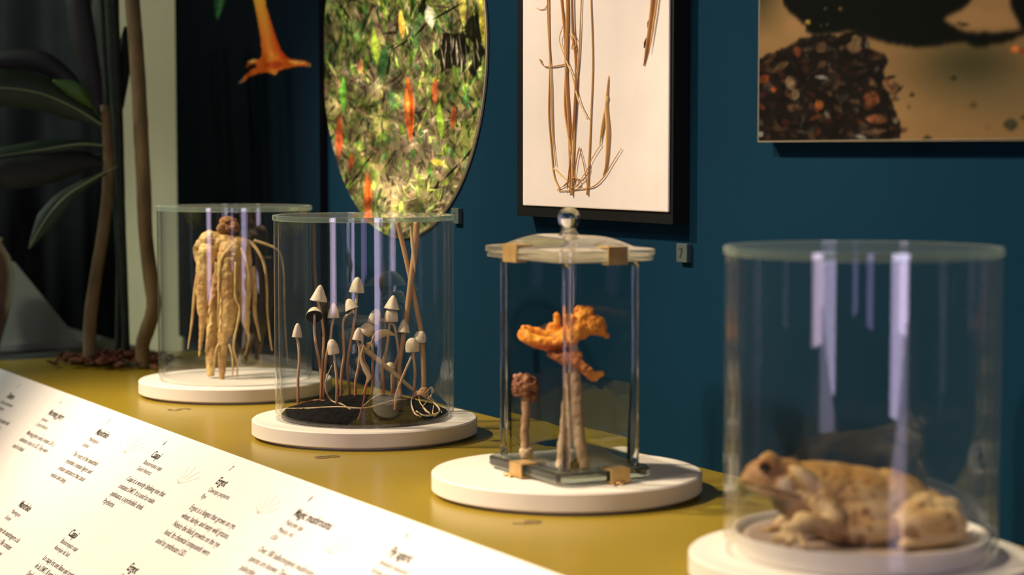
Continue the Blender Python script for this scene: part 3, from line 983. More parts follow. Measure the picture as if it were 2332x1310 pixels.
# small numbered wall tags
M_tag = mat('grey_wall_tag', (64, 78, 76), (70, 84, 82), rough=0.4)
for (x, y, num, lab) in ((1045.5, 491.5, '6', 'small grey wall tag below the round photo'), (1563.5, 576, '7', 'small grey wall tag right below the black specimen frame')):
    c = ony(x, y, WALL_Y)
    hw, hh = (0.0112, 0.0112)
    t = thing('wall_tag', lab, 'tag', (c[0], WALL_Y - 0.004, c[2] - hh), 'numbered wall tags')
    add('plate', box(c[0] - hw, c[0] + hw, WALL_Y - 0.0075, WALL_Y - 0.0003, c[2] - hh, c[2] + hh, 0.0006), M_tag, t, smooth=False)
    add('numeral', text_geo(num, 0.017, (c[0] - 0.0008, WALL_Y - 0.0077, c[2] - 0.0058), (1, 0, 0), (0, 0, 1), (0, -1, 0), 0.9, 0.0002, 'CENTER'), mat('tag_numeral', (26, 30, 30), rough=0.7), t, smooth=False)
pn = ony(1570, 265, WALL_Y)
v = lathe([(0, 0), (0.0011, 0.0003), (0.0014, 0.0012), (0.0009, 0.002), (0.0005, 0.006), (0, 0.006)], 14)
V = np.stack([pn[0] + v[0][:, 0], WALL_Y - 0.0062 + v[0][:, 2], pn[2] + v[0][:, 1]], 1)
add('wall_pin', (V, v[1]), mat('bright_pin', (220, 222, 220), rough=0.25, metallic=0.9), label='tiny bright pin in the wall right of the specimen frame', cat='pin')

# shelf numerals in front of the plinths
M_vinyl = mat('grey_vinyl', (104, 84, 50), (112, 92, 58), rough=0.5)
for (x, y, num, lab) in ((409, 933, '5', 'faint grey numeral on the counter before the root plinth'), (746, 1041, '8', 'grey numeral on the counter before the thin mushroom plinth'),
                         (1202, 1191, '9', 'grey numeral on the counter before the square jar plinth')):
    c = onz(x, y)
    add('counter_numeral', text_geo(num, 0.046, (c[0], c[1] - 0.016, 0.0), (1, 0, 0), (0, 1, 0), (0, 0, 1), 0.95, 0.0006, 'CENTER', 0.0004), M_vinyl, smooth=False, label=lab, cat='numeral', group='numerals on the counter')

# ------------------------------------------------------------------ the forked root under the first cylinder
M_root = mat('root_skin', (230, 198, 126), (180, 134, 80), rough=0.6, scale=34, bump=0.35, bscale=160, stretch=(1, 1, 0.5))
M_rootlet = mat('rootlet_skin', (222, 194, 130), (190, 154, 96), rough=0.65, scale=80)
M_crown = mat('root_crown', (176, 128, 76), (120, 76, 42), rough=0.8, scale=140, bump=0.6, bscale=260)
D1 = dep((PL[1][0], PL[1][1], 0.1))
S1 = FPX / D1


def rp3(cx, cy, b=0.0):
    """crop pixel of the root study (300,440 x2.52) -> point in the cylinder, b metres deeper"""
    return at(300 + cx / 2.52, 440 + cy / 2.52, D1 + b)


def rr3(r):
    return r / 2.52 / S1


def rt(pts, rad):
    return tube([rp3(*p) for p in pts], [rr3(r) for r in rad], 12)


def reb(c, rx, ry, rz):
    return ellipsoid(c, [RV * rx, F0 * ry, ZV * rz])


root = thing('forked_root', 'pale knobbly forked root standing upright under the farthest glass cylinder', 'root', (PL[1][0], PL[1][1], TP_Z + 0.0007))
bodyg = [
    reb(rp3(455, 262), rr3(68), rr3(60), rr3(46)), reb(rp3(540, 285), rr3(90), rr3(70), rr3(55)), reb(rp3(610, 290), rr3(62), rr3(60), rr3(46)),
    reb(rp3(440, 340, -0.004), rr3(58), rr3(55), rr3(62)), reb(rp3(570, 330, -0.012), rr3(72), rr3(60), rr3(60)), reb(rp3(640, 340, 0.004), rr3(48), rr3(48), rr3(60)),
    rt([(428, 340), (414, 460), (404, 580), (408, 700), (402, 810), (386, 940)], [58, 48, 38, 27, 14, 4]),
    rt([(505, 400, 0.034), (484, 560, 0.034), (470, 740, 0.026), (456, 900, 0.012), (456, 1050, 0.0)], [28, 34, 40, 32, 20]),
    rt([(560, 350, -0.014), (550, 500, -0.016), (556, 640, -0.016), (544, 760, -0.015), (524, 850, -0.014), (520, 960, -0.013), (516, 1088, -0.012)], [66, 60, 56, 46, 30, 25, 15]),
    rt([(640, 360, 0.01), (650, 520, 0.012), (652, 680, 0.012), (665, 790, 0.012), (668, 850, 0.012), (646, 940, 0.01)], [48, 40, 26, 11, 7, 3]),
    rt([(420, 280), (385, 300), (366, 320), (368, 360), (376, 392)], [30, 26, 16, 14, 9]),
    rt([(455, 235), (425, 250), (405, 285)], [28, 24, 16]),
]
add('root_body', bumpy(fuse(bodyg, 0.0011, 2), 0.0016, 110, 3.0, 4), M_root, root)
crown = [reb(rp3(552, 205), rr3(66), rr3(56), rr3(36)), reb(rp3(552, 165), rr3(52), rr3(46), rr3(32)), reb(rp3(520, 195, -0.01), rr3(26), rr3(24), rr3(24)), reb(rp3(590, 195, -0.008), rr3(28), rr3(24), rr3(30))]
add('crown', bumpy(fuse(crown, 0.0012, 2), 0.0022, 260, 9.0), M_crown, root)
for pts, rad in [
    ([(640, 262, 0), (690, 290, 0), (735, 350, -0.002), (764, 430, 0), (776, 560, 0), (778, 680, 0), (796, 840, 0), (806, 905, 0)], [16, 11, 9, 8, 7, 6, 5, 3]),
    ([(700, 272, 0.01), (790, 300, 0.014), (848, 340, 0.016), (872, 450, 0.018), (876, 640, 0.018), (884, 820, 0.018), (896, 985, 0.016)], [9, 7, 5, 4, 4, 3, 2]),
    ([(380, 470, 0.006), (362, 570, 0.008), (345, 740, 0.008), (322, 895, 0.008)], [14, 10, 7, 3]),
    ([(690, 420, 0.01), (706, 540, 0.012), (706, 680, 0.012), (724, 780, 0.012), (738, 850, 0.012)], [18, 13, 12, 7, 3]),
    ([(555, 330, -0.03), (518, 372, -0.03), (504, 470, -0.03), (500, 620, -0.03), (494, 775, -0.026)], [12, 10, 8, 7, 4]),
    ([(596, 395, -0.032), (594, 500, -0.033), (596, 600, -0.033), (620, 655, -0.03), (612, 730, -0.03), (592, 820, -0.028), (586, 900, -0.024), (606, 980, -0.02), (606, 1050, -0.018)], [6, 7, 7, 8, 8, 7, 6, 6, 4]),
    ([(624, 316, -0.02), (650, 368, -0.022), (670, 440, -0.02), (668, 560, -0.016)], [8, 8, 6, 4]),
    ([(500, 868, -0.02), (486, 900, -0.022), (476, 960, -0.02), (466, 1045, -0.016)], [9, 8, 6, 4]),
    ([(560, 868, -0.024), (576, 930, -0.024), (580, 1000, -0.022), (578, 1050, -0.02)], [7, 6, 6, 4]),
    ([(660, 470, 0.004), (640, 600, 0.004), (634, 720, 0.004), (644, 770, 0.004)], [10, 9, 7, 3]),
]:
    add('rootlet', rt(pts, rad), M_rootlet, root)

# ------------------------------------------------------------------ thin mushrooms under the second cylinder
SOIL_Z = TP_Z + 0.006
M_soil = mat('dark_soil', (12, 12, 12), (34, 32, 29), rough=0.95, spec=0.1, scale=160, bump=1.0, bscale=300)
x2, y2 = PL[2]
MOUND = 0.020


def mound(x, y):
    r = math.hypot(x - x2, y - y2) / 0.1115
    return MOUND * max(0.0, 1 - r * r)


def onsoil(px, py, lift=0.0):
    """first point of the ray that touches the mounded soil (or passes nearest above it)"""
    best = None
    for d in np.linspace(D2 - 0.125, D2 + 0.125, 500):
        p = at(px, py, d)
        if math.hypot(p[0] - x2, p[1] - y2) > 0.108:
            continue
        gap = p[2] - (SOIL_Z + lift + mound(p[0], p[1]))
        if gap <= 0:
            p[2] = SOIL_Z + lift + mound(p[0], p[1])
            return p
        if best is None or gap < best[0]:
            best = (gap, p)
    if best is None:
        p = onz(px, py, SOIL_Z)
        o = p[:2] - np.array([x2, y2]); p[:2] = np.array([x2, y2]) + o * min(1, 0.104 / np.linalg.norm(o))
    else:
        p = best[1]
    p[2] = SOIL_Z + lift + mound(p[0], p[1])
    return p


D2 = dep((x2, y2, 0.1))
prof = [(0, 0), (0.1095, 0), (0.1115, 0.001), (0.1115, 0.004)] + [(r, 0.006) for r in np.linspace(0.1085, 0.004, 56)] + [(0, 0.006)]
g = lathe(prof, 200, (x2, y2, TP_Z + 0.0007))
V = g[0]
for i, p in enumerate(V):
    if p[2] > TP_Z + 0.0055:
        q = Vector((p * 55).tolist())
        V[i, 2] += 0.0014 * mnoise.fractal(q, 1, 2, 4) + 0.0013 * abs(mnoise.noise(Vector((p * 330).tolist()))) + 0.0004 + mound(p[0], p[1])
add('soil_bed', (V, g[1]), M_soil, label='disc of dark soil the thin mushrooms grow from', cat='soil')

M_cap = mat('pale_cap', (242, 228, 200), (228, 208, 172), rough=0.55, scale=90, bump=0.15)
M_gill = mat('dark_gills', (20, 18, 26), (30, 28, 36), rough=0.8, scale=200)
M_stem = mat_vcol('thin_stem', rough=0.6, spec=0.3, bump=0.3)
D2 = dep((x2, y2, 0.1))


def cpx(cx, cy):
    return 640 + cx / 3.447, 600 + cy / 3.447


def mushroom(name_label, capc, w, h, tilt, stem, base, toward=0.0, shape='bell', soil=None):
    """crop pixels of the mushroom study; tilt in degrees (image plane), toward = lean to the viewer"""
    bx, by = cpx(*base)
    bp = onsoil(bx, by)
    d = dep(bp)
    sc = FPX / d
    mt = thing('thin_mushroom', name_label, 'mushroom', (bp[0], bp[1], bp[2]), 'thin pale mushrooms in the cylinder')
    cx, cy = cpx(*capc)
    cc = at(cx, cy, d)
    a = math.radians(tilt); tw = math.radians(toward)
    axis = (RV * math.sin(a) + ZV * math.cos(a)) * math.cos(tw) - F0 * math.sin(tw)
    axis /= np.linalg.norm(axis)
    W, H = w / 3.447 / sc / 2, h / 3.447 / sc
    if shape == 'bell':
        pr = [(0.90, 0.02), (1.0, 0.0), (1.0, 0.03), (0.93, 0.16), (0.84, 0.34), (0.74, 0.52), (0.60, 0.70), (0.42, 0.86), (0.22, 0.96), (0.10, 0.99), (0, 1.0)]
    elif shape == 'cone':
        pr = [(0.92, 0.02), (1.0, 0.0), (1.0, 0.03), (0.86, 0.18), (0.72, 0.36), (0.58, 0.54), (0.43, 0.72), (0.28, 0.87), (0.15, 0.97), (0, 1.0)]
    else:
        pr = [(0.84, 0.02), (0.93, 0.0), (0.97, 0.04), (1.0, 0.2), (0.98, 0.4), (0.90, 0.6), (0.74, 0.78), (0.50, 0.92), (0.25, 0.985), (0, 1.0)]
    u = np.cross(axis, F0); u /= np.linalg.norm(u); v = np.cross(axis, u)
    basec = cc - axis * H * 0.5

    def place(g):
        q = g[0]
        return basec + q[:, :1] * u + q[:, 1:2] * v + q[:, 2:] * axis, g[1]
    outer = lathe([(r * W, z * H) for r, z in pr], 28)
    ang = np.arctan2(outer[0][:, 1], outer[0][:, 0])
    wob = 1 + 0.035 * np.sin(ang * 3 + cx) + 0.02 * np.sin(ang * 7 + cy)
    outer[0][:, :2] *= wob[:, None]
    cap = add('cap', place(outer), M_cap, mt)
    gill = lathe([(0.985 * W, -0.006 * H), (0.9 * W, 0.02 * H), (0.6 * W, 0.12 * H), (0.2 * W, 0.2 * H), (0, 0.21 * H)], 28)
    ga = np.arctan2(gill[0][:, 1], gill[0][:, 0])
    gill[0][:, :2] *= (1 + 0.035 * np.sin(ga * 3 + cx) + 0.02 * np.sin(ga * 7 + cy))[:, None]
    add('gills', place(gill), M_gill, cap)
    pts = [basec + axis * H * 0.38, basec - axis * H * 0.05] + [at(*cpx(*p), d) for p in stem] + [bp - np.array([0, 0, 0.002])]
    k = len(pts)
    R = np.linspace(9.5, 11.5, k) / 3.447 / sc
    sg = tube(pts, R, 8)
    tz = np.clip((sg[0][:, 2] - bp[2]) / max(0.01, basec[2] - bp[2]), 0, 1)[:, None]
    add('stem', sg, M_stem, mt, col=np.array([168, 110, 74]) * (1 - tz) + np.array([220, 196, 160]) * tz)
    return d


mushroom('leftmost thin mushroom, small and standing alone beside the glass', (127, 524), 80, 112, 4, [(136, 640), (142, 760), (134, 900)], (133, 1045), shape='bell')
mushroom('tall thin mushroom with the highest cone cap on the left', (302, 232), 138, 128, 8, [(318, 420), (336, 600), (322, 800)], (312, 1012), shape='cone')
mushroom('thin mushroom tipped back to show its black gills', (262, 386), 132, 104, -8, [(262, 520), (276, 650), (306, 800)], (326, 1028), toward=-54, shape='bell')
mushroom('thin mushroom just right of the black-gilled one, bell cap', (410, 368), 94, 118, 0, [(398, 500), (386, 600), (350, 760)], (330, 1000), shape='bell')
mushroom('short thin mushroom with its cap below the left cluster', (404, 655), 92, 122, -10, [(422, 780), (438, 920)], (436, 1112), shape='round')
mushroom('tallest thin mushroom, in the middle with a large bell cap', (598, 168), 120, 122, 4, [(590, 330), (562, 540), (524, 780)], (540, 988), shape='bell')
mushroom('thin mushroom under the tallest one, cap tilted to the left', (542, 322), 112, 94, -22, [(492, 440), (488, 560), (494, 720), (476, 860)], (468, 950), toward=-10, shape='bell')
mushroom('thin mushroom at the bend of the pale dry leaf, left of two leaning caps', (606, 552), 84, 100, 8, [(618, 680), (610, 800), (586, 920)], (584, 1050), shape='bell')
mushroom('thin mushroom leaning right, cap touching the dry leaf', (686, 508), 104, 112, 42, [(640, 640), (650, 760), (690, 860)], (640, 1000), shape='round')
mushroom('thin mushroom leaning right behind two others, pale cap highest of the three', (738, 414), 92, 118, 20, [(716, 560), (720, 760)], (712, 985), shape='round')
mushroom('thin mushroom with a pointed cap peeking over a rounder one', (876, 304), 124, 108, 8, [(852, 480), (830, 660), (800, 800)], (806, 985), shape='cone')
mushroom('thin mushroom with a round cap directly below the pointed cap', (864, 402), 110, 112, 0, [(892, 500), (916, 640), (934, 800)], (936, 940), shape='round')
mushroom('thin mushroom with a lobed cap against the crossed straws', (966, 490), 96, 112, 4, [(956, 600), (922, 720), (884, 850)], (886, 1020), toward=-8, shape='bell')
mushroom('front right thin mushroom with a slanting stem', (1030, 640), 112, 112, -4, [(1012, 760), (960, 880), (906, 1030)], (893, 1160), shape='round')
mushroom('thin mushroom half hidden behind the front straw', (1094, 574), 98, 92, 10, [(1040, 700), (1052, 850)], (1040, 985), shape='round')
mushroom('low brownish thin mushroom crouching behind the slanted dry leaf', (858, 800), 74, 54, 0, [(868, 850), (870, 900)], (872, 945), shape='round')

# dry straws, blades and fibres
M_straw = mat('dry_straw', (208, 166, 114), (180, 134, 86), rough=0.5, scale=50, stretch=(1, 1, 0.12))
M_blade = mat('dry_blade', (236, 210, 160), (214, 178, 124), rough=0.55, scale=60, stretch=(1, 1, 0.3))
M_fibre = mat('root_fibre', (206, 182, 140), (176, 146, 104), rough=0.7, scale=80)
M_redst = mat('red_stem', (150, 84, 52), (176, 116, 74), rough=0.6, scale=60)
ba = onsoil(*cpx(1118, 1035)); da = dep(ba); s2 = FPX / D2


def P2(pts, d, dd=0.0):
    n = len(pts)
    return [at(*cpx(*p), d + dd * i / max(1, n - 1)) for i, p in enumerate(pts)]


sa = thing('straw_stalk', 'front dry straw stalk ending in a tangle of curled roots', 'stalk', tuple(ba), 'crossed dry straws')
add('stem', tube([at(904, 503, da), at(918, 560, da), at(938, 650, da)] + P2([(1090, 480), (1110, 640), (1116, 760), (1120, 900)], da) + [at(*cpx(1118, 1030), da)], [5.6 / s2, 5.6 / s2, 5.6 / s2, 5.6 / s2, 5.6 / s2, 6 / s2, 6 / s2, 6 / s2], 10), M_straw, sa)
add('root_node', bumpy(fuse([reb(at(*cpx(1090, 1030), da), .010, .009, .006), reb(at(*cpx(1120, 1010), da), .007, .007, .008)], 0.001, 2), 0.001, 200), M_straw, sa)
for pts, w in [([(1080, 1030), (1030, 1050), (1024, 1110), (1050, 1180), (1100, 1220)], 6), ([(1100, 1040), (1150, 1000), (1180, 975), (1188, 1020), (1150, 1080), (1110, 1130)], 9),
               ([(1110, 1040), (1180, 1080), (1240, 1140), (1230, 1190), (1190, 1190), (1196, 1120)], 9), ([(1060, 1160), (1120, 1195), (1190, 1205), (1235, 1175)], 8),
               ([(1080, 1040), (1090, 1090), (1130, 1150), (1170, 1180)], 6), ([(1120, 1030), (1170, 1050), (1220, 1110), (1262, 1195)], 6)]:
    pp = P2(pts, da - 0.012)
    pp = [p if p[2] > SOIL_Z + mound(p[0], p[1]) + 0.002 else onsoil(*cpx(*q), 0.0025) for p, q in zip(pp, pts)]
    add('curled_root', ribbon(pp, [w / 3.447 / s2 * .7] * 2 + [w / 3.447 / s2 * 1.5, w / 3.447 / s2 * .8], ZV + RV * 0.4, 0.0008), M_blade, sa)
db = D2 + 0.03
bb = at(905, 880, db); bb = onsoil(*cpx(930, 985)); db = dep(bb)
sb = thing('straw_stalk', 'rear dry straw stalk crossing behind the other straw', 'stalk', tuple(bb), 'crossed dry straws')
add('stem', tube([at(949, 503, db), at(946, 560, db), at(936, 640, db), at(926, 720, db), at(914, 800, db), at(908, 850, db), bb], np.array([7, 7.5, 7, 6.5, 5.5, 4.5, 4]) / s2, 10), M_straw, sb)
add('sheath', ribbon([at(934, 515, db - 0.006), at(940, 560, db - 0.007), at(945, 620, db - 0.006)], [0.0006, 0.0028, 0.0008], RV, 0.0006), M_blade, sb)
# pale folded leaf
lf = onsoil(*cpx(1050, 1005)); dl = dep(lf)
lv = thing('dry_leaf', 'pale dry leaf folded over with one long slanting blade', 'leaf', tuple(lf))
add('blade', ribbon([at(*cpx(586, 612), dl - .03), at(*cpx(680, 690), dl - .028), at(*cpx(800, 790), dl - .02), at(*cpx(930, 900), dl - .01), at(*cpx(1050, 1005), dl)], [0.0006, 0.0038, 0.0030, 0.0028, 0.0022], (ZV + RV * 0.7), 0.0008, fold=0.15), M_blade, lv)
add('folded_tip', ribbon([at(*cpx(655, 690), dl - .029), at(*cpx(700, 620), dl - .026), at(*cpx(770, 560), dl - .022), at(*cpx(830, 545), dl - .018), at(*cpx(895, 565), dl - .014)], [0.0022, 0.0058, 0.0062, 0.0046, 0.0012], [RV * 1.0 + ZV * 0.5, RV + ZV, ZV + RV * 0.4, ZV, ZV], 0.0008, fold=0.12), M_blade, lv)
# reddish seed stem with a small husk
rb_ = onsoil(*cpx(600, 1235)); dr = dep(rb_)
rd = thing('reddish_stem', 'reddish dry stem with a pale husk in front of the mushrooms', 'stalk', tuple(rb_))
add('stem', tube(P2([(630, 640), (645, 760), (690, 880), (665, 980), (640, 1120), (600, 1240)], dr), np.array([6, 7, 8, 8, 6, 5]) / 3.447 / s2, 8), M_redst, rd)
add('husk', ribbon(P2([(650, 640), (625, 740), (660, 830), (690, 890), (668, 945)], dr - 0.003), [0.0008, 0.0014, 0.0032, 0.0034, 0.0008], RV, 0.001, fold=0.3), M_blade, rd)
for i, (pts, lab) in enumerate([([(8, 1166), (200, 1140), (450, 1128), (660, 1138), (880, 1078), (1050, 1045)], 'longest pale root fibre lying right across the soil'),
                                ([(400, 800), (352, 920), (356, 1010), (400, 1080), (470, 1104), (548, 1148)], 'pale root fibre curling down beside the short mushroom'),
                                ([(640, 1130), (700, 1075), (770, 1035), (840, 1015), (930, 1025), (1020, 1050)], 'pale root fibre arching over the soil at the middle'),
                                ([(12, 1120), (90, 1070), (190, 1046), (260, 1040), (340, 1076)], 'brown root fibre arching at the left edge of the soil')]):
    pp = [onsoil(*cpx(*p), 0.002) for p in pts]
    if i == 1:
        dd = dep(pp[3]); pp[0] = at(*cpx(*pts[0]), dd); pp[1] = at(*cpx(*pts[1]), dd); pp[2] = at(*cpx(*pts[2]), dd)
    for q, p in enumerate(pp):
        o_ = p[:2] - np.array([x2, y2]); r_ = np.linalg.norm(o_)
        if r_ > 0.107:
            pp[q][:2] = np.array([x2, y2]) + o_ * 0.107 / r_
    add('root_fibre', tube(pp, np.array([0.0008, 0.0013, 0.0014, 0.0013, 0.0008]), 6), M_fibre if i < 3 else M_redst, label=lab, cat='root fibre')

# ------------------------------------------------------------------ the square glass jar with the knob lid
M_pane = mat_pane('old_glass_pane', (0.97, 0.985, 0.98), f0=0.06, ripple=0.25)
M_lidg = mat_pane('lid_glass', (0.95, 0.97, 0.93), f0=0.12, rough=0.08, ripple=0.3, haze=0.07, haze_col=(226, 212, 180), edge_sheen=0.012)  # warm reflections on the lid put in as a beige diffuse haze
M_baseg = mat_solid_glass('base_glass', (0.86, 0.90, 0.88), 0.06, haze=0.10, haze_col=(150, 146, 130))
M_knob = mat_solid_glass('knob_glass', (0.98, 0.98, 0.96), 0.0)
M_brass = mat('aged_brass', (222, 190, 126), (196, 158, 98), rough=0.35, metallic=0.55, scale=60)
jx0, jx1, jy0, jy1 = -0.0705, 0.0985, -0.0655, 0.0535
jz = TP_Z + 0.0035
jcx, jcy = (jx0 + jx1) / 2, (jy0 + jy1) / 2
jar = thing('square_glass_jar', 'square glass jar with a domed knob lid held by brass clips', 'glass jar', (jcx, jcy, jz))


def rrect(x0, x1, y0, y1, r, n=5):
    P = []
    for cx, cy, a0 in ((x1 - r, y1 - r, 0), (x0 + r, y1 - r, 90), (x0 + r, y0 + r, 180), (x1 - r, y0 + r, 270)):
        for k in range(n + 1):
            a = math.radians(a0 + 90 * k / n)
            P.append((cx + r * math.cos(a), cy + r * math.sin(a)))
    return P


def loft(loops, closed=False, cap=True):
    V, F = [], []
    n = len(loops[0][0])
    for P, z in loops:
        zz = z if hasattr(z, '__len__') else [z] * n
        V += [(p[0], p[1], q) for p, q in zip(P, zz)]
    L = len(loops)
    rng = range(L) if closed else range(L - 1)
    for i in rng:
        j = (i + 1) % L
        for k in range(n):
            m = (k + 1) % n
            F.append((i * n + k, i * n + m, j * n + m, j * n + k))
    if cap and not closed:
        F.append(tuple(range(n - 1, -1, -1))); F.append(tuple((L - 1) * n + k for k in range(n)))
    return np.array(V), F


def ins(d, r):
    return rrect(jx0 + d, jx1 - d, jy0 + d, jy1 - d, r)


BZ = jz + 0.0115
sharp(add('base_plate', loft([(ins(0.002, .016), jz), (ins(0, .016), jz + .002), (ins(0, .016), BZ - .002), (ins(0.002, .016), BZ)]), M_baseg, jar), 30)
LZ = 0.2600
for cx_, cy_ in ((jx0 + .0165, jy0 + .0165), (jx1 - .0165, jy0 + .0165), (jx1 - .0165, jy1 - .0165), (jx0 + .0165, jy1 - .0165)):
    add('corner_rib', tube([(cx_, cy_, BZ + .0006), (cx_ + .0006, cy_, .12), (cx_ - .0004, cy_ + .0006, .19), (cx_, cy_, LZ - .0002)], [.0046, .0042, .0040, .0043], 20, steps=30), M_knob, jar)
sharp(add('body', loft([(ins(0.0105, .011), BZ + .0004), (ins(0.0105, .011), LZ), (ins(0.0155, .007), LZ), (ins(0.0155, .007), BZ + .0004)], closed=True), M_pane, jar), 50)
sharp(add('flange', loft([(ins(0.004, .016), LZ + .0003), (ins(-0.002, .018), LZ + .0015), (ins(-0.002, .018), LZ + .0055), (ins(0.004, .016), LZ + .0062)]), M_lidg, jar), 30)
lz = LZ + 0.0066
loops = [(ins(0.002, .016), lz), (ins(-0.004, .02), lz + .001), (ins(-0.004, .02), lz + .0065), (ins(0.0, .02), lz + .0075), (ins(0.012, .018), lz + .0085)]
for t in np.linspace(0.15, 1.0, 7):
    d = 0.012 + t * 0.036
    loops.append((ins(d, max(0.006, .018 - t * 0.010)), lz + .0085 + 0.0115 * math.sin(t * math.pi / 2)))
lid = add('lid', loft(loops), M_lidg, jar)
sharp(lid, 40)
kz = lz + 0.0195
kb = at(1289, 497, dep((jcx, jcy, 0.3)))[2]
kr = 0.0123
prof = [(0, kz - .001), (0.012, kz - .001), (0.0105, kz + 0.002), (0.0082, kz + .0045), (0.0078, kb - kr * 0.86)]
prof += [(kr * math.cos(a), kb + kr * math.sin(a)) for a in np.linspace(-0.85, 1.5, 14)] + [(0, kb + kr)]
add('knob', lathe(prof, 40, (jcx, jcy, 0)), M_knob, lid)


def clip(px, py, side, z0, z1, w=0.022):
    """brass clip gripping the rim; side 'front' (y = jy0) or 'right' (x = jx1)"""
    t, e, g_ = 0.0016, 0.0052, 0.014
    if side == 'front':
        c = ony(px, py, jy0 - e)[0]
        return join(box(c - w / 2, c + w / 2, jy0 - e - t, jy0 - e, z0 - t, z1 + t), box(c - w / 2, c + w / 2, jy0 - e, jy0 + g_, z1, z1 + t), box(c - w / 2, c + w / 2, jy0 - e, jy0 + 0.006, z0 - t, z0))
    c = onx(px, py, jx1 + e)[1]
    return join(box(jx1 + e, jx1 + e + t, c - w / 2, c + w / 2, z0 - t, z1 + t), box(jx1 - g_, jx1 + e, c - w / 2, c + w / 2, z1, z1 + t), box(jx1 - 0.006, jx1 + e, c - w / 2, c + w / 2, z0 - t, z0))


add('brass_clip', clip(1163, 583, 'front', LZ - 0.0004, lz + .0092, 0.030), M_brass, jar, smooth=False, label='brass clip on the lid rim')
add('brass_clip', clip(1406, 588, 'right', LZ - 0.0004, lz + .0092, 0.024), M_brass, jar, smooth=False, label='brass clip on the lid rim')
add('brass_clip', clip(1176, 1075, 'front', jz - 0.0002, BZ + .0004, 0.026), M_brass, jar, smooth=False, label='brass clip on the base plate')
add('brass_clip', clip(1412, 1096, 'right', jz - 0.0002, BZ + .0004, 0.024), M_brass, jar, smooth=False, label='brass clip on the base plate')
for px, py, a in ((1156, 1082, 0), (1410, 1102, 1)):
    c = onz(px, py, TP_Z + 0.002)
    pts = [c + np.array([q * 0.004, 0.0022 * math.sin(q * 2.2), 0.0008 * math.cos(q * 3)]) if a == 0 else c + np.array([0.0022 * math.sin(q * 2.2), q * 0.004, 0.0008 * math.cos(q * 3)]) for q in np.linspace(-2.5, 2.5, 9)]
    add('clip_foot', tube(pts, 0.0013, 7), M_brass, jar)

# uneven moulded glass low in the two rear sides: thick ridge near the foot, thinning upwards
M_thick = mat_solid_glass('moulded_pane_glass', (0.975, 0.985, 0.975), 0.0)


def thick_pane(axis, slope, zr, seed):
    NS, NZ = 46, 90
    lo, hi = ((jy0 + .024, jy1 - .024) if axis == 'x' else (jx0 + .024, jx1 - .024))
    z0_, z1_ = BZ + .0012, 0.128
    S, Zs = np.meshgrid(np.linspace(lo, hi, NS), np.linspace(z0_, z1_, NZ))
    wav = np.array([[mnoise.noise(Vector((s * 60 + seed, z * 60, seed))) * 4.5e-5 + mnoise.noise(Vector((s * 190 + seed, z * 190, 3.0))) * 8e-6 for s, z in zip(rs_, rz_)] for rs_, rz_ in zip(S, Zs)])
    T = 0.0016 + slope * (z1_ - zr)
    up = T - slope * (Zs - zr)
    dn = T - 0.085 * (zr - Zs)
    k = 0.00012
    t_ = -k * np.log(np.exp(-up / k) + np.exp(-dn / k)) + wav
    V = []
    for layer in (0, 1):
        for i in range(NZ):
            for j in range(NS):
                if axis == 'x':
                    V.append((jx0 + .0160 + layer * max(0.0006, t_[i, j]), S[i, j], Zs[i, j]))
                else:
                    V.append((S[i, j], jy1 - .0160 - layer * max(0.0006, t_[i, j]), Zs[i, j]))
    F, o_ = [], NS * NZ
    for i in range(NZ - 1):
        for j in range(NS - 1):
            q = i * NS + j
            f1 = (q, q + 1, q + NS + 1, q + NS)
            F.append(f1[::-1]); F.append(tuple(v + o_ for v in f1))
    ring = [j for j in range(NS)] + [i * NS + NS - 1 for i in range(1, NZ)] + [(NZ - 1) * NS + j for j in range(NS - 2, -1, -1)] + [i * NS for i in range(NZ - 2, 0, -1)]
    for p, q in zip(ring, ring[1:] + ring[:1]):
        F.append((p, q, q + o_, p + o_))
    if axis == 'y':
        F = [f[::-1] for f in F]
    bm = bmesh.new()
    vs = [bm.verts.new(v) for v in V]
    for f in F:
        bm.faces.new([vs[k2] for k2 in f])
    bmesh.ops.recalc_face_normals(bm, faces=list(bm.faces))
    o = sharp(add('moulded_pane', from_bm(bm), M_thick, jar), 40)
    o.cycles.is_caustics_caster = True


thick_pane("x", 0.040, 0.0530, 1.7)
thick_pane("y", 0.056, 0.0520, 5.3)

# morel-like small mushroom
M_mor = mat('morel_cap', (176, 120, 80), (112, 62, 40), rough=0.7, scale=120, bump=0.5, lo=0.4, hi=0.6)
M_mst = mat('morel_stem', (198, 160, 124), (160, 116, 84), rough=0.7, scale=80, bump=0.3)
M_mbase = mat('pale_bulb', (214, 190, 160), (176, 146, 116), rough=0.7, scale=120, bump=0.4)
mb = onz(1199, 1046, BZ + 0.0002); dm = dep(mb); sm = FPX / dm
mo = thing('round_headed_mushroom', 'small dried mushroom with a wrinkled brown ball head', 'mushroom', mb)
hc = at(1196, 880, dm)
cap = fuse([reb(hc, 30 / sm, 28 / sm, 29 / sm), reb(at(1208, 898, dm), 20 / sm, 20 / sm, 17 / sm), reb(at(1186, 868, dm - .004), 18 / sm, 16 / sm, 16 / sm)], 0.0009, 2)
add('cap', bumpy(cap, 0.0030, 190, 4.0, 3), M_mor, mo)
add('stem', bumpy(tube([at(1197, 900, dm), at(1198, 940, dm), at(1195, 985, dm), at(1197, 1030, dm), mb + ZV * .002], np.array([10, 10, 9, 11, 14]) / sm, 14, steps=40), 0.0008, 160), M_mst, mo)
add('bulb', bumpy(fuse([reb(at(1199, 1030, dm), 17 / sm, 16 / sm, 14 / sm), reb(at(1199, 1038, dm), 15 / sm, 14 / sm, 11 / sm)], 0.0008, 2), 0.0012, 200), M_mbase, mo)

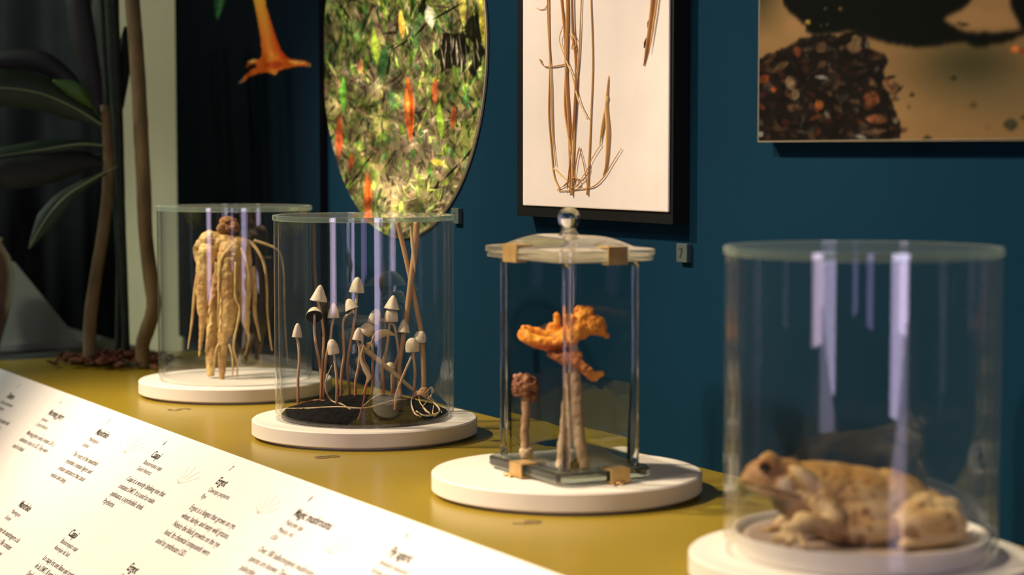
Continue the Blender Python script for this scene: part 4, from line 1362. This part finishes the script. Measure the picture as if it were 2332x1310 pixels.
# big orange chanterelle-like mushroom
M_ch = mat_vcol('orange_flesh', rough=0.6, spec=0.3, bump=0.5, bscale=260)
M_chs = mat('pale_fibrous_stem', (196, 168, 134), (150, 118, 92), rough=0.7, scale=70, bump=0.5, stretch=(1, 1, 0.15))
cb = onz(1302, 1068, BZ + 0.0002); dc = dep(cb); sc_ = FPX / dc
ch = thing('orange_funnel_mushroom', 'large dried orange mushroom with torn upturned cap on a pale stem', 'mushroom', cb)


def cpt(x, y, b=0):
    return at(x, y, dc + b / sc_)


def ctb(pts, rad, flat=1.0):
    return tube([cpt(*p) for p in pts], np.array(rad) / sc_, 12, flat=flat)


def ceb(x, y, b, rx, rb, rz):
    return reb(cpt(x, y, b), rx / sc_, rb / sc_, rz / sc_)


capg = [ctb([(1184, 756, 0), (1200, 768, -6), (1230, 780, -10), (1264, 784, -8), (1294, 778, -4), (1312, 768, 0)], [10, 15, 16, 15, 15, 14]),
        ctb([(1188, 744, 12), (1214, 754, 24), (1250, 764, 30), (1288, 764, 20)], [6, 10, 12, 16]),
        ceb(1262, 752, 34, 20, 10, 18), ceb(1268, 728, 36, 8, 8, 20), ceb(1300, 760, 6, 26, 26, 22),
        ctb([(1296, 772, 0), (1298, 752, -6), (1304, 728, -10), (1302, 716, -8)], [14, 12, 8, 5]),
        ceb(1322, 748, 0, 24, 24, 26), ceb(1330, 722, 4, 24, 22, 20), ceb(1352, 742, 0, 26, 24, 22), ceb(1368, 752, -4, 14, 16, 16), ceb(1318, 708, 6, 12, 12, 10), ceb(1340, 712, 0, 14, 12, 10), ceb(1380, 766, -4, 7, 8, 5)]
g = bumpy(fuse(capg, 0.0010, 3), 0.0016, 150, 1.5, 4)
V = g[0]
pxs = np.array([pj(p) for p in V])
ruf = np.clip((pxs[:, 0] - 1308) / 14, 0, 1) * np.clip((775 - pxs[:, 1]) / 20, 0, 1)
V += (UV - FV * 0.6) * (ruf * np.array([abs(mnoise.noise(Vector((p * 330).tolist()))) for p in V]) * 0.0042)[:, None]
nzv = np.array([mnoise.noise(Vector((p * 140).tolist())) for p in V])
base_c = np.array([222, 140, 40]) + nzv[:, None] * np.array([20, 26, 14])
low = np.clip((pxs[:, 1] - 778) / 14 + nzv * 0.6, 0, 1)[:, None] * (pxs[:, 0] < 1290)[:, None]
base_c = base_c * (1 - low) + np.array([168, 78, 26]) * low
hi = np.exp(-((pxs[:, 1] - 764) / 9) ** 2)[:, None] * ((pxs[:, 0] > 1200) & (pxs[:, 0] < 1320))[:, None] * 0.6  # yellow inner flesh, with the rim highlight painted into its colour
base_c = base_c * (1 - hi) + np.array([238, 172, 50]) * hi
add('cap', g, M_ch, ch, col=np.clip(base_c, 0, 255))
lowg = [ctb([(1246, 804, -6), (1266, 812, -10), (1292, 822, -12), (1316, 828, -12), (1340, 848, -14), (1356, 858, -16), (1374, 848, -18)], [6, 9, 12, 12, 11, 11, 4]), ceb(1290, 806, 0, 26, 20, 10), ceb(1306, 812, 0, 20, 22, 14)]
g = bumpy(fuse(lowg, 0.0010, 2), 0.0016, 170, 6.5, 4)
pxs = np.array([pj(p) for p in g[0]])
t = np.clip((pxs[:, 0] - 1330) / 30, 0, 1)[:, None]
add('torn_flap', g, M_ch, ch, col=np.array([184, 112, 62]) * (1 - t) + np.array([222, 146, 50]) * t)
stg = [ctb([(1300, 780, 2), (1306, 840, 0), (1312, 900, 0), (1316, 980, 0), (1324, 1030, 2), (1330, 1064, 6)], [14, 13, 15, 15, 15, 14]),
       ctb([(1296, 850, 0), (1292, 930, -2), (1286, 1000, -3), (1280, 1040, -4), (1278, 1066, -4)], [9, 13, 14, 12, 13])]
add('stem', bumpy(fuse(stg, 0.0010, 2), 0.0012, 130, 2.2, 4), M_chs, ch)
add('dark_root_clump', bumpy(fuse([ceb(1322, 1056, 10, 20, 14, 14), ceb(1300, 1062, 6, 14, 12, 10)], 0.0009, 2), 0.0016, 220), mat('dark_clump', (70, 50, 40), (44, 34, 30), rough=0.8, scale=90), ch)
add('pale_foot', bumpy(fuse([ceb(1278, 1056, -6, 13, 12, 16), ceb(1284, 1066, -6, 12, 12, 9)], 0.0009, 2), 0.0012, 220), M_mbase, ch)

# ------------------------------------------------------------------ the toad on its dish
x4, y4 = PL[4]
M_dish = mat('white_dish_glaze', (226, 220, 212), rough=0.3, spec=0.5)
M_dishin = mat('dish_lining', (176, 156, 140), (166, 146, 130), rough=0.6, scale=30)
zb = TP_Z + 0.0007
sharp(add('shallow_dish', lathe([(0, 0), (0.102, 0), (0.1065, 0.001), (0.1100, 0.011), (0.1116, 0.0175), (0.1118, 0.019), (0.1105, 0.0196), (0.1085, 0.0190), (0.1055, 0.0140), (0.101, 0.0110), (0.094, 0.0100), (0, 0.0098)], 128, (x4, y4, zb)), M_dish,
          label='shallow white dish the toad sits in', cat='dish'), 50)
add('dish_mat', lathe([(0, 0), (0.090, 0), (0.097, 0.0012), (0.1015, 0.0030), (0.1015, 0.0037), (0.096, 0.0022), (0, 0.0018)], 96, (x4, y4, zb + 0.0104)), M_dishin, label='thin brownish mat lining the white dish', cat='mat')
TZ = zb + 0.0124
DT = dep((x4, y4, 0.06)); ST = FPX / DT


def tpt(x, y, b=0):
    return at(x, y, DT + b / ST)


def tb(x, y, b, rx, ry, rb, rot=0.0, yaw=0.0):
    a = math.radians(rot); w = math.radians(yaw)
    rgt = RV * math.cos(w) + F0 * math.sin(w); fw = F0 * math.cos(w) - RV * math.sin(w)
    X = rgt * math.cos(a) - ZV * math.sin(a); Zz = ZV * math.cos(a) + rgt * math.sin(a)
    return ellipsoid(tpt(x, y, b), [X * rx / ST, fw * rb / ST, Zz * ry / ST], 18, 12)


def tt(pts, rad):
    return tube([tpt(*p) for p in pts], np.array(rad) / ST, 12)


toad = thing('toad', 'tan brown toad crouching in the white dish, facing left', 'toad', (x4, y4, TZ))
tg = [tb(1768, 1086, 0, 74, 44, 64, 8), tb(1722, 1094, 0, 36, 24, 40, 14), tb(1700, 1096, 0, 17, 14, 24), tb(1765, 1112, 0, 76, 20, 60, 10),
      tb(1752, 1054, -40, 26, 24, 22), tb(1752, 1052, 40, 26, 24, 22), tb(1790, 1062, -34, 40, 16, 26, 4), tb(1790, 1060, 34, 40, 16, 26, 4),
      tb(1786, 1106, -60, 21, 21, 10), tb(1834, 1092, -66, 44, 22, 20, 38), tb(1834, 1090, 66, 44, 22, 20, 38), tb(1820, 1126, -52, 36, 14, 16, 12),
      tb(1815, 1135, 0, 60, 48, 62), tb(1860, 1112, 0, 84, 62, 84, 6), tb(1900, 1110, 0, 90, 56, 86, 6), tb(1955, 1136, 0, 120, 74, 100, 6), tb(2030, 1118, 0, 64, 48, 70, 20), tb(2035, 1140, 0, 90, 66, 90, 14), tb(2110, 1164, 0, 70, 50, 72, 24),
      tb(1960, 1186, -10, 130, 46, 106), tb(1960, 1196, -40, 112, 44, 96), tb(1985, 1172, -56, 100, 50, 58, 6), tb(2090, 1196, 0, 90, 34, 90),
      # hind leg near: thigh, knee, shank, foot
      tt([(2110, 1160, -50), (2080, 1186, -96), (2050, 1204, -122)], [46, 42, 30]), tt([(2050, 1204, -122), (2110, 1192, -120), (2170, 1190, -100), (2188, 1204, -88)], [28, 32, 28, 18]),
      tb(2150, 1166, -74, 44, 32, 32, 24), tb(2168, 1150, -62, 22, 16, 20, 30), tt([(2192, 1216, -88), (2150, 1226, -112), (2090, 1236, -138), (2050, 1240, -150)], [15, 15, 14, 8]),
      tt([(2090, 1236, -138), (2062, 1236, -128), (2034, 1236, -122)], [9, 7, 4]), tt([(2090, 1236, -138), (2066, 1244, -158), (2044, 1248, -170)], [9, 7, 4]),
      tt([(2110, 1160, 50), (2080, 1176, 96), (2050, 1186, 122)], [46, 42, 30]), tt([(2050, 1186, 122), (2110, 1178, 118), (2180, 1180, 96)], [28, 32, 18]),
      # fore legs
      tt([(1870, 1140, -66), (1900, 1186, -104), (1886, 1210, -120)], [34, 28, 22]), tt([(1886, 1206, -122), (1846, 1190, -128), (1812, 1200, -130), (1796, 1212, -132)], [22, 21, 18, 14]),
      tb(1836, 1184, -118, 30, 18, 20, 16), tb(1802, 1206, -128, 26, 18, 18, 14),
      tt([(1798, 1216, -132), (1776, 1222, -128), (1754, 1226, -122)], [11, 8, 5]), tt([(1800, 1218, -136), (1780, 1230, -148), (1758, 1236, -158)], [11, 8, 5]), tt([(1810, 1218, -138), (1800, 1236, -160), (1786, 1244, -176)], [11, 8, 5]), tt([(1818, 1216, -138), (1830, 1238, -160), (1832, 1248, -174)], [11, 8, 5]),
      tt([(1850, 1140, 62), (1800, 1180, 84), (1766, 1206, 80)], [36, 26, 16]), tt([(1766, 1206, 80), (1744, 1212, 70), (1722, 1212, 64)], [12, 8, 4])]
g = fuse(tg, 0.0017, 5, 0.5)
V = g[0]
V[:, 2] = np.maximum(V[:, 2], TZ + 0.0002 + 0.0 * V[:, 2])
me = bpy.data.meshes.new('t'); me.from_pydata(V.tolist(), [], g[1]); me.update()
nn = np.empty(len(V) * 3); me.vertices.foreach_get('normal', nn); nn = nn.reshape(-1, 3); bpy.data.meshes.remove(me)
q = V - CAM; dd = q @ FV
px = 1166 + FPX * (q @ RV) / dd; py = 655 - FPX * (q @ UV) / dd
bb_ = (dd - DT) * ST
w1 = np.array([mnoise.noise(Vector((p * 210).tolist())) for p in V]); w2 = np.array([mnoise.noise(Vector((p * 90 + 5).tolist())) for p in V]); w3 = np.array([mnoise.noise(Vector((p * 42 + 9).tolist())) for p in V])
V += nn * (np.clip(w1, 0, 1) * 0.0009 + w2 * 0.0004)[:, None]
# mouth crease
mouth = np.exp(-((py - (1101 + np.clip(px - 1690, 0, 400) * 0.24)) / 3.2) ** 2) * ((px < 1826) & (np.abs(bb_) < 90))
V -= nn * (mouth * 0.0016)[:, None]
c = np.ones((len(V), 3)) * np.array([170, 132, 74.0])
up_ = np.clip((1150 - py) / 80, 0, 1)[:, None]
c = c * up_ + np.array([200, 172, 126]) * (1 - up_)


def blend(c, m, col):
    m = np.clip(m, 0, 1)[:, None]
    return c * (1 - m) + np.array(col, float) * m


def gs(x, y, rx, ry, rot=0):
    a = math.radians(rot); dx, dy = px - x, py - y
    u = dx * math.cos(a) + dy * math.sin(a); v = -dx * math.sin(a) + dy * math.cos(a)
    return np.clip(1.6 - 1.6 * np.sqrt((u / rx) ** 2 + (v / ry) ** 2), 0, 1)


c = blend(c, np.clip(w3 * 1.4, 0, 0.5), (166, 120, 64)); c = blend(c, np.clip(-w3 * 1.2, 0, 0.4), (212, 178, 122))
c = blend(c, np.clip((w2 - 0.36) * 5, 0, 0.55), (118, 80, 40))
c = blend(c, gs(1740, 1075, 60, 40) * 0.6, (156, 108, 70)); c = blend(c, gs(1787, 1105, 24, 24) * 0.9, (240, 222, 186)); c = blend(c, gs(1838, 1092, 52, 24, 38) * 0.85, (238, 214, 160)); c = blend(c, gs(1822, 1128, 36, 11, 10) * 0.7, (236, 214, 166))
lip = np.exp(-((py - (1108 + np.clip(px - 1690, 0, 400) * 0.24)) / 7) ** 2) * (px < 1826)
c = blend(c, lip * 0.8, (198, 166, 120)); c = blend(c, mouth * 0.8, (84, 64, 44))
c = blend(c, gs(1766, 1152, 44, 30, 20) * 0.75, (104, 98, 72))
c = blend(c, gs(1840, 1186, 40, 18, 10) * 0.8, (190, 160, 108)); c = blend(c, gs(1804, 1206, 34, 22) * 0.8, (192, 164, 110)); c = blend(c, gs(2145, 1170, 54, 34, 20) * 0.45, (208, 178, 112)); c = blend(c, gs(2168, 1146, 24, 15, 30) * 0.7, (220, 196, 140))
for x, y, r in ((1918, 1140, 11), (1938, 1100, 12), (1976, 1098, 8), (1944, 1116, 10), (1972, 1166, 13), (1945, 1192, 12), (1980, 1204, 9), (1960, 1228, 14), (1925, 1228, 14), (2100, 1150, 10), (2160, 1176, 10), (2040, 1150, 8), (1880, 1080, 8), (1990, 1130, 7)):
    c = blend(c, gs(x, y, r, r) * 0.75, (124, 82, 40))
add('skin', (V, g[1]), mat_vcol('toad_skin', rough=0.5, spec=0.45, bump=0.4, bscale=420), toad, col=np.clip(c, 0, 255))
M_eye = mat('toad_eye', (14, 10, 8), (30, 20, 12), rough=0.12, scale=60)
M_lidskin = mat('toad_eyelid', (206, 150, 84), (186, 130, 70), rough=0.5, scale=120)
for s, pp in ((-1, (1743, 1064)), (1, (1745, 1060))):
    e = add('eye', reb(tpt(pp[0], pp[1], s * 54), 15 / ST, 12 / ST, 13 / ST), M_eye, toad)
    a = [tpt(pp[0] - 16, pp[1] - 4, s * 58), tpt(pp[0] - 4, pp[1] - 17, s * 60), tpt(pp[0] + 12, pp[1] - 13, s * 60), tpt(pp[0] + 20, pp[1] - 2, s * 56)]
    add('eyelid', tube(a, np.array([4, 8, 8, 4]) / ST, 10), M_lidskin, e)

# ------------------------------------------------------------------ left end: stems, leaves, mulch, side stand
SIDE_Z = -0.012
M_trunk = mat('woody_stem', (120, 104, 64), (86, 74, 44), rough=0.8, scale=30, bump=0.5, stretch=(1, 1, 0.4))
M_dstem = mat('dark_green_stem', (40, 58, 40), (28, 42, 30), rough=0.7, scale=30)
M_leaf = [mat('leaf_green', (24, 56, 28), (16, 40, 22), rough=0.65, scale=12), mat('leaf_dark', (8, 22, 16), (6, 16, 12), rough=0.7, scale=12), mat('leaf_light', (64, 108, 36), (48, 86, 28), rough=0.6, scale=12)]
M_rib = mat('leaf_midrib', (110, 132, 84), rough=0.5)
tb0 = onz(265, 834, 0.0)
plant = thing('leafy_cane_plant', 'tall blurred leafy plant with bare canes at the left end of the counter', 'plant', tb0)


def cane(name, pts, rad, m, base):
    b_ = onz(base[0], base[1], 0.002); d_ = dep(b_); s_ = FPX / d_
    add(name, tube([at(x, y, d_) for x, y in pts] + [b_], np.array(rad) / s_, 12, rough=0.06), m, plant)
    return d_


d_a = cane('cane', [(238, 240), (246, 330), (246, 420), (236, 520), (220, 620), (206, 720), (204, 790)], [10, 12, 13, 14, 14, 15, 16, 17], M_trunk, (208, 832))
d_b = cane('cane', [(296, -60), (306, 60), (316, 200), (322, 320), (328, 440), (332, 540), (344, 640), (350, 700), (336, 750), (324, 790)], [17, 17, 17, 17, 17, 16, 17, 17, 17, 16, 16], M_trunk, (328, 838))
d_c = cane('cane', [(252, -60), (258, 100), (268, 300), (276, 500), (284, 700)], [17, 16, 13, 10, 9, 9], M_dstem, (288, 826))
d_d = cane('cane', [(228, -60), (238, 120), (250, 260), (262, 420), (272, 600)], [10, 10, 9, 9, 8, 8], M_dstem, (268, 822))


def leaf(pts, wid, k, side=None, dd=0.0, rib=False):
    P = [at(p[0], p[1], d_a + dd + (p[2] if len(p) > 2 else 0)) for p in pts]
    s_ = FPX / d_a
    sd = side if side is not None else np.cross(FV, P[-1] - P[0])
    o = add('leaf', ribbon(P, [max(0.4, w) / s_ for w in wid], sd, 0.0012, fold=0.25), M_leaf[k], plant)
    if rib:
        add('midrib', tube([p - FV * 0.001 for p in P], [2.6 / s_, 2.2 / s_, 1.6 / s_, 0.8 / s_], 6), M_rib, o)


leaf([(238, 288), (170, 246, -.02), (90, 212, -.05), (0, 200, -.08), (-90, 205, -.1)], [3, 30, 40, 42, 20], 0, rib=True)
leaf([(214, 250), (188, 220, -.03), (160, 200, -.04), (120, 184, -.05)], [2, 16, 18, 3], 2)
leaf([(228, 262), (206, 180), (188, 90), (176, 0), (170, -60)], [4, 24, 30, 28, 10], 1)
leaf([(240, 332), (180, 328, -.02), (100, 340, -.04), (0, 356, -.06), (-60, 370, -.06)], [2, 10, 22, 20, 8], 0, rib=True)
leaf([(244, 372), (190, 366, -.02), (110, 384, -.05), (20, 396, -.08), (-60, 400, -.1)], [3, 24, 34, 36, 20], 1)
leaf([(268, 378), (212, 408, -.02), (150, 448, -.04), (104, 500, -.05), (66, 566, -.06)], [2, 8, 18, 22, 3], 0, rib=True)
leaf([(200, 262), (160, 190, .02), (90, 140, .03), (0, 138, .04), (-60, 160, .05)], [2, 20, 26, 22, 8], 1)
leaf([(248, 200, .03), (238, 120, .04), (232, 40, .05), (236, -50, .06)], [3, 22, 30, 16], 1, dd=0.05)
leaf([(240, 350, .03), (196, 366, .03), (170, 380, .03), (150, 400, .03)], [3, 12, 14, 3], 0, dd=0.02)
leaf([(236, 300, .04), (222, 250, .04), (206, 210, .04)], [3, 8, 2], 2, dd=0.02)
leaf([(286, 60, .05), (276, 150, .05), (262, 240, .05), (250, 330, .05)], [3, 22, 20, 3], 1, dd=0.05)

M_mulch = mat('bark_mulch', (112, 60, 36), (74, 44, 30), rough=0.9, scale=80)
rs = np.random.default_rng(9)
gl = []
for k in range(420):
    p = onz(rs.normal(262, 56), rs.normal(829, 6), 0.0)
    p[2] = 0.004 + abs(rs.normal(0, 0.004)) + 0.012 * math.exp(-((p[0] - tb0[0]) ** 2 + (p[1] - tb0[1]) ** 2) / 0.006)
    if p[0] < SH0 + 0.01 or p[1] > WALL_Y - 0.02:
        continue
    a = rs.uniform(0, 6.28); L, Wd, H = rs.uniform(.006, .016), rs.uniform(.003, .007), rs.uniform(.0015, .003)
    X = np.array([math.cos(a), math.sin(a), rs.normal(0, .3)]); Y_ = np.array([-math.sin(a), math.cos(a), rs.normal(0, .3)])
    gl.append(ellipsoid(p, [X * L, Y_ * Wd, ZV * H], 6, 4))
add('bark_mulch', join(*gl), M_mulch, smooth=False, kind='stuff', label='loose reddish bark mulch around the bare canes', cat='mulch')

M_side = mat('dark_side_counter', (34, 40, 34), (40, 46, 40), rough=0.6)
add('side_counter', box(-2.9, SH0 - 0.012, -0.9, 0.16, FLOOR_Z + 0.001, SIDE_Z, 0.004), M_side, smooth=False, label='dark low counter beyond the end of the olive counter', cat='counter')
M_wedge = mat('grey_green_stand', (178, 190, 164), (168, 180, 156), rough=0.7, scale=8)
XW = -1.98
t0, t1, t2 = onx(34, 598, XW), onx(192, 803, XW), onx(-60, 812, XW)
zb2 = SIDE_Z + 0.0008
prf = [(t0[1], t0[2]), (t1[1], zb2), (t2[1], zb2), (t2[1], t0[2] + 0.0)]
V = [(XW, y, z) for y, z in prf] + [(XW - 0.22, y, z) for y, z in prf]
Fw = [(3, 2, 1, 0), (4, 5, 6, 7)] + [(i, (i + 1) % 4, (i + 1) % 4 + 4, i + 4) for i in range(4)]
st = thing('sloping_stand', 'grey green stand with a slanting side behind the canes', 'stand', (XW - .11, (t1[1] + t2[1]) / 2, zb2))
add('wedge', (np.array(V), Fw), M_wedge, st, smooth=False)
add('foot_strip', box(XW + 0.0005, XW + 0.008, t2[1], t1[1], zb2, zb2 + 0.012), mat('pale_strip', (168, 174, 156), rough=0.6), st, smooth=False)
# bronze vase cut by the left edge of the frame
vb = onz(-46, 814, SIDE_Z + 0.001); sv = FPX / dep(vb)
prof = [(0, 0), (38, 0), (42, 6), (46, 30), (64, 90), (76, 150), (78, 190), (72, 228), (58, 252), (52, 262), (56, 270), (52, 272), (46, 262), (0, 240)]
vz = thing('bronze_vase', 'glossy brown round vase cut by the left edge of the picture', 'vase', vb)
add('vase_body', lathe([(r / sv, z / sv) for r, z in prof], 64, vb), mat('brown_glaze', (150, 128, 100), (110, 90, 66), rough=0.22, scale=10, spec=0.6), vz)
# slim metal pole behind the canes
pb = onx(298, 790, -2.25)
pole = thing('metal_pole', 'slim blue grey metal pole standing behind the canes', 'pole', (pb[0], pb[1], FLOOR_Z + 0.001))
add('shaft', tube([(pb[0], pb[1], FLOOR_Z + 0.012), (pb[0], pb[1], CEIL_Z - 0.001)], 0.0065, 16, steps=2), mat('blue_grey_metal', (120, 140, 150), rough=0.4, metallic=0.3), pole)
add('base_disc', lathe([(0, 0), (0.07, 0), (0.07, 0.008), (0.064, 0.012), (0, 0.012)], 40, (pb[0], pb[1], FLOOR_Z + 0.001)), mat('blue_grey_metal', (120, 140, 150)), pole)

for o in bpy.data.objects:
    if o.name in ('counter_top', 'wall_back', 'round_plinth.002'):
        o.cycles.is_caustics_receiver = True      # daylight bent by the moulded panes lands here
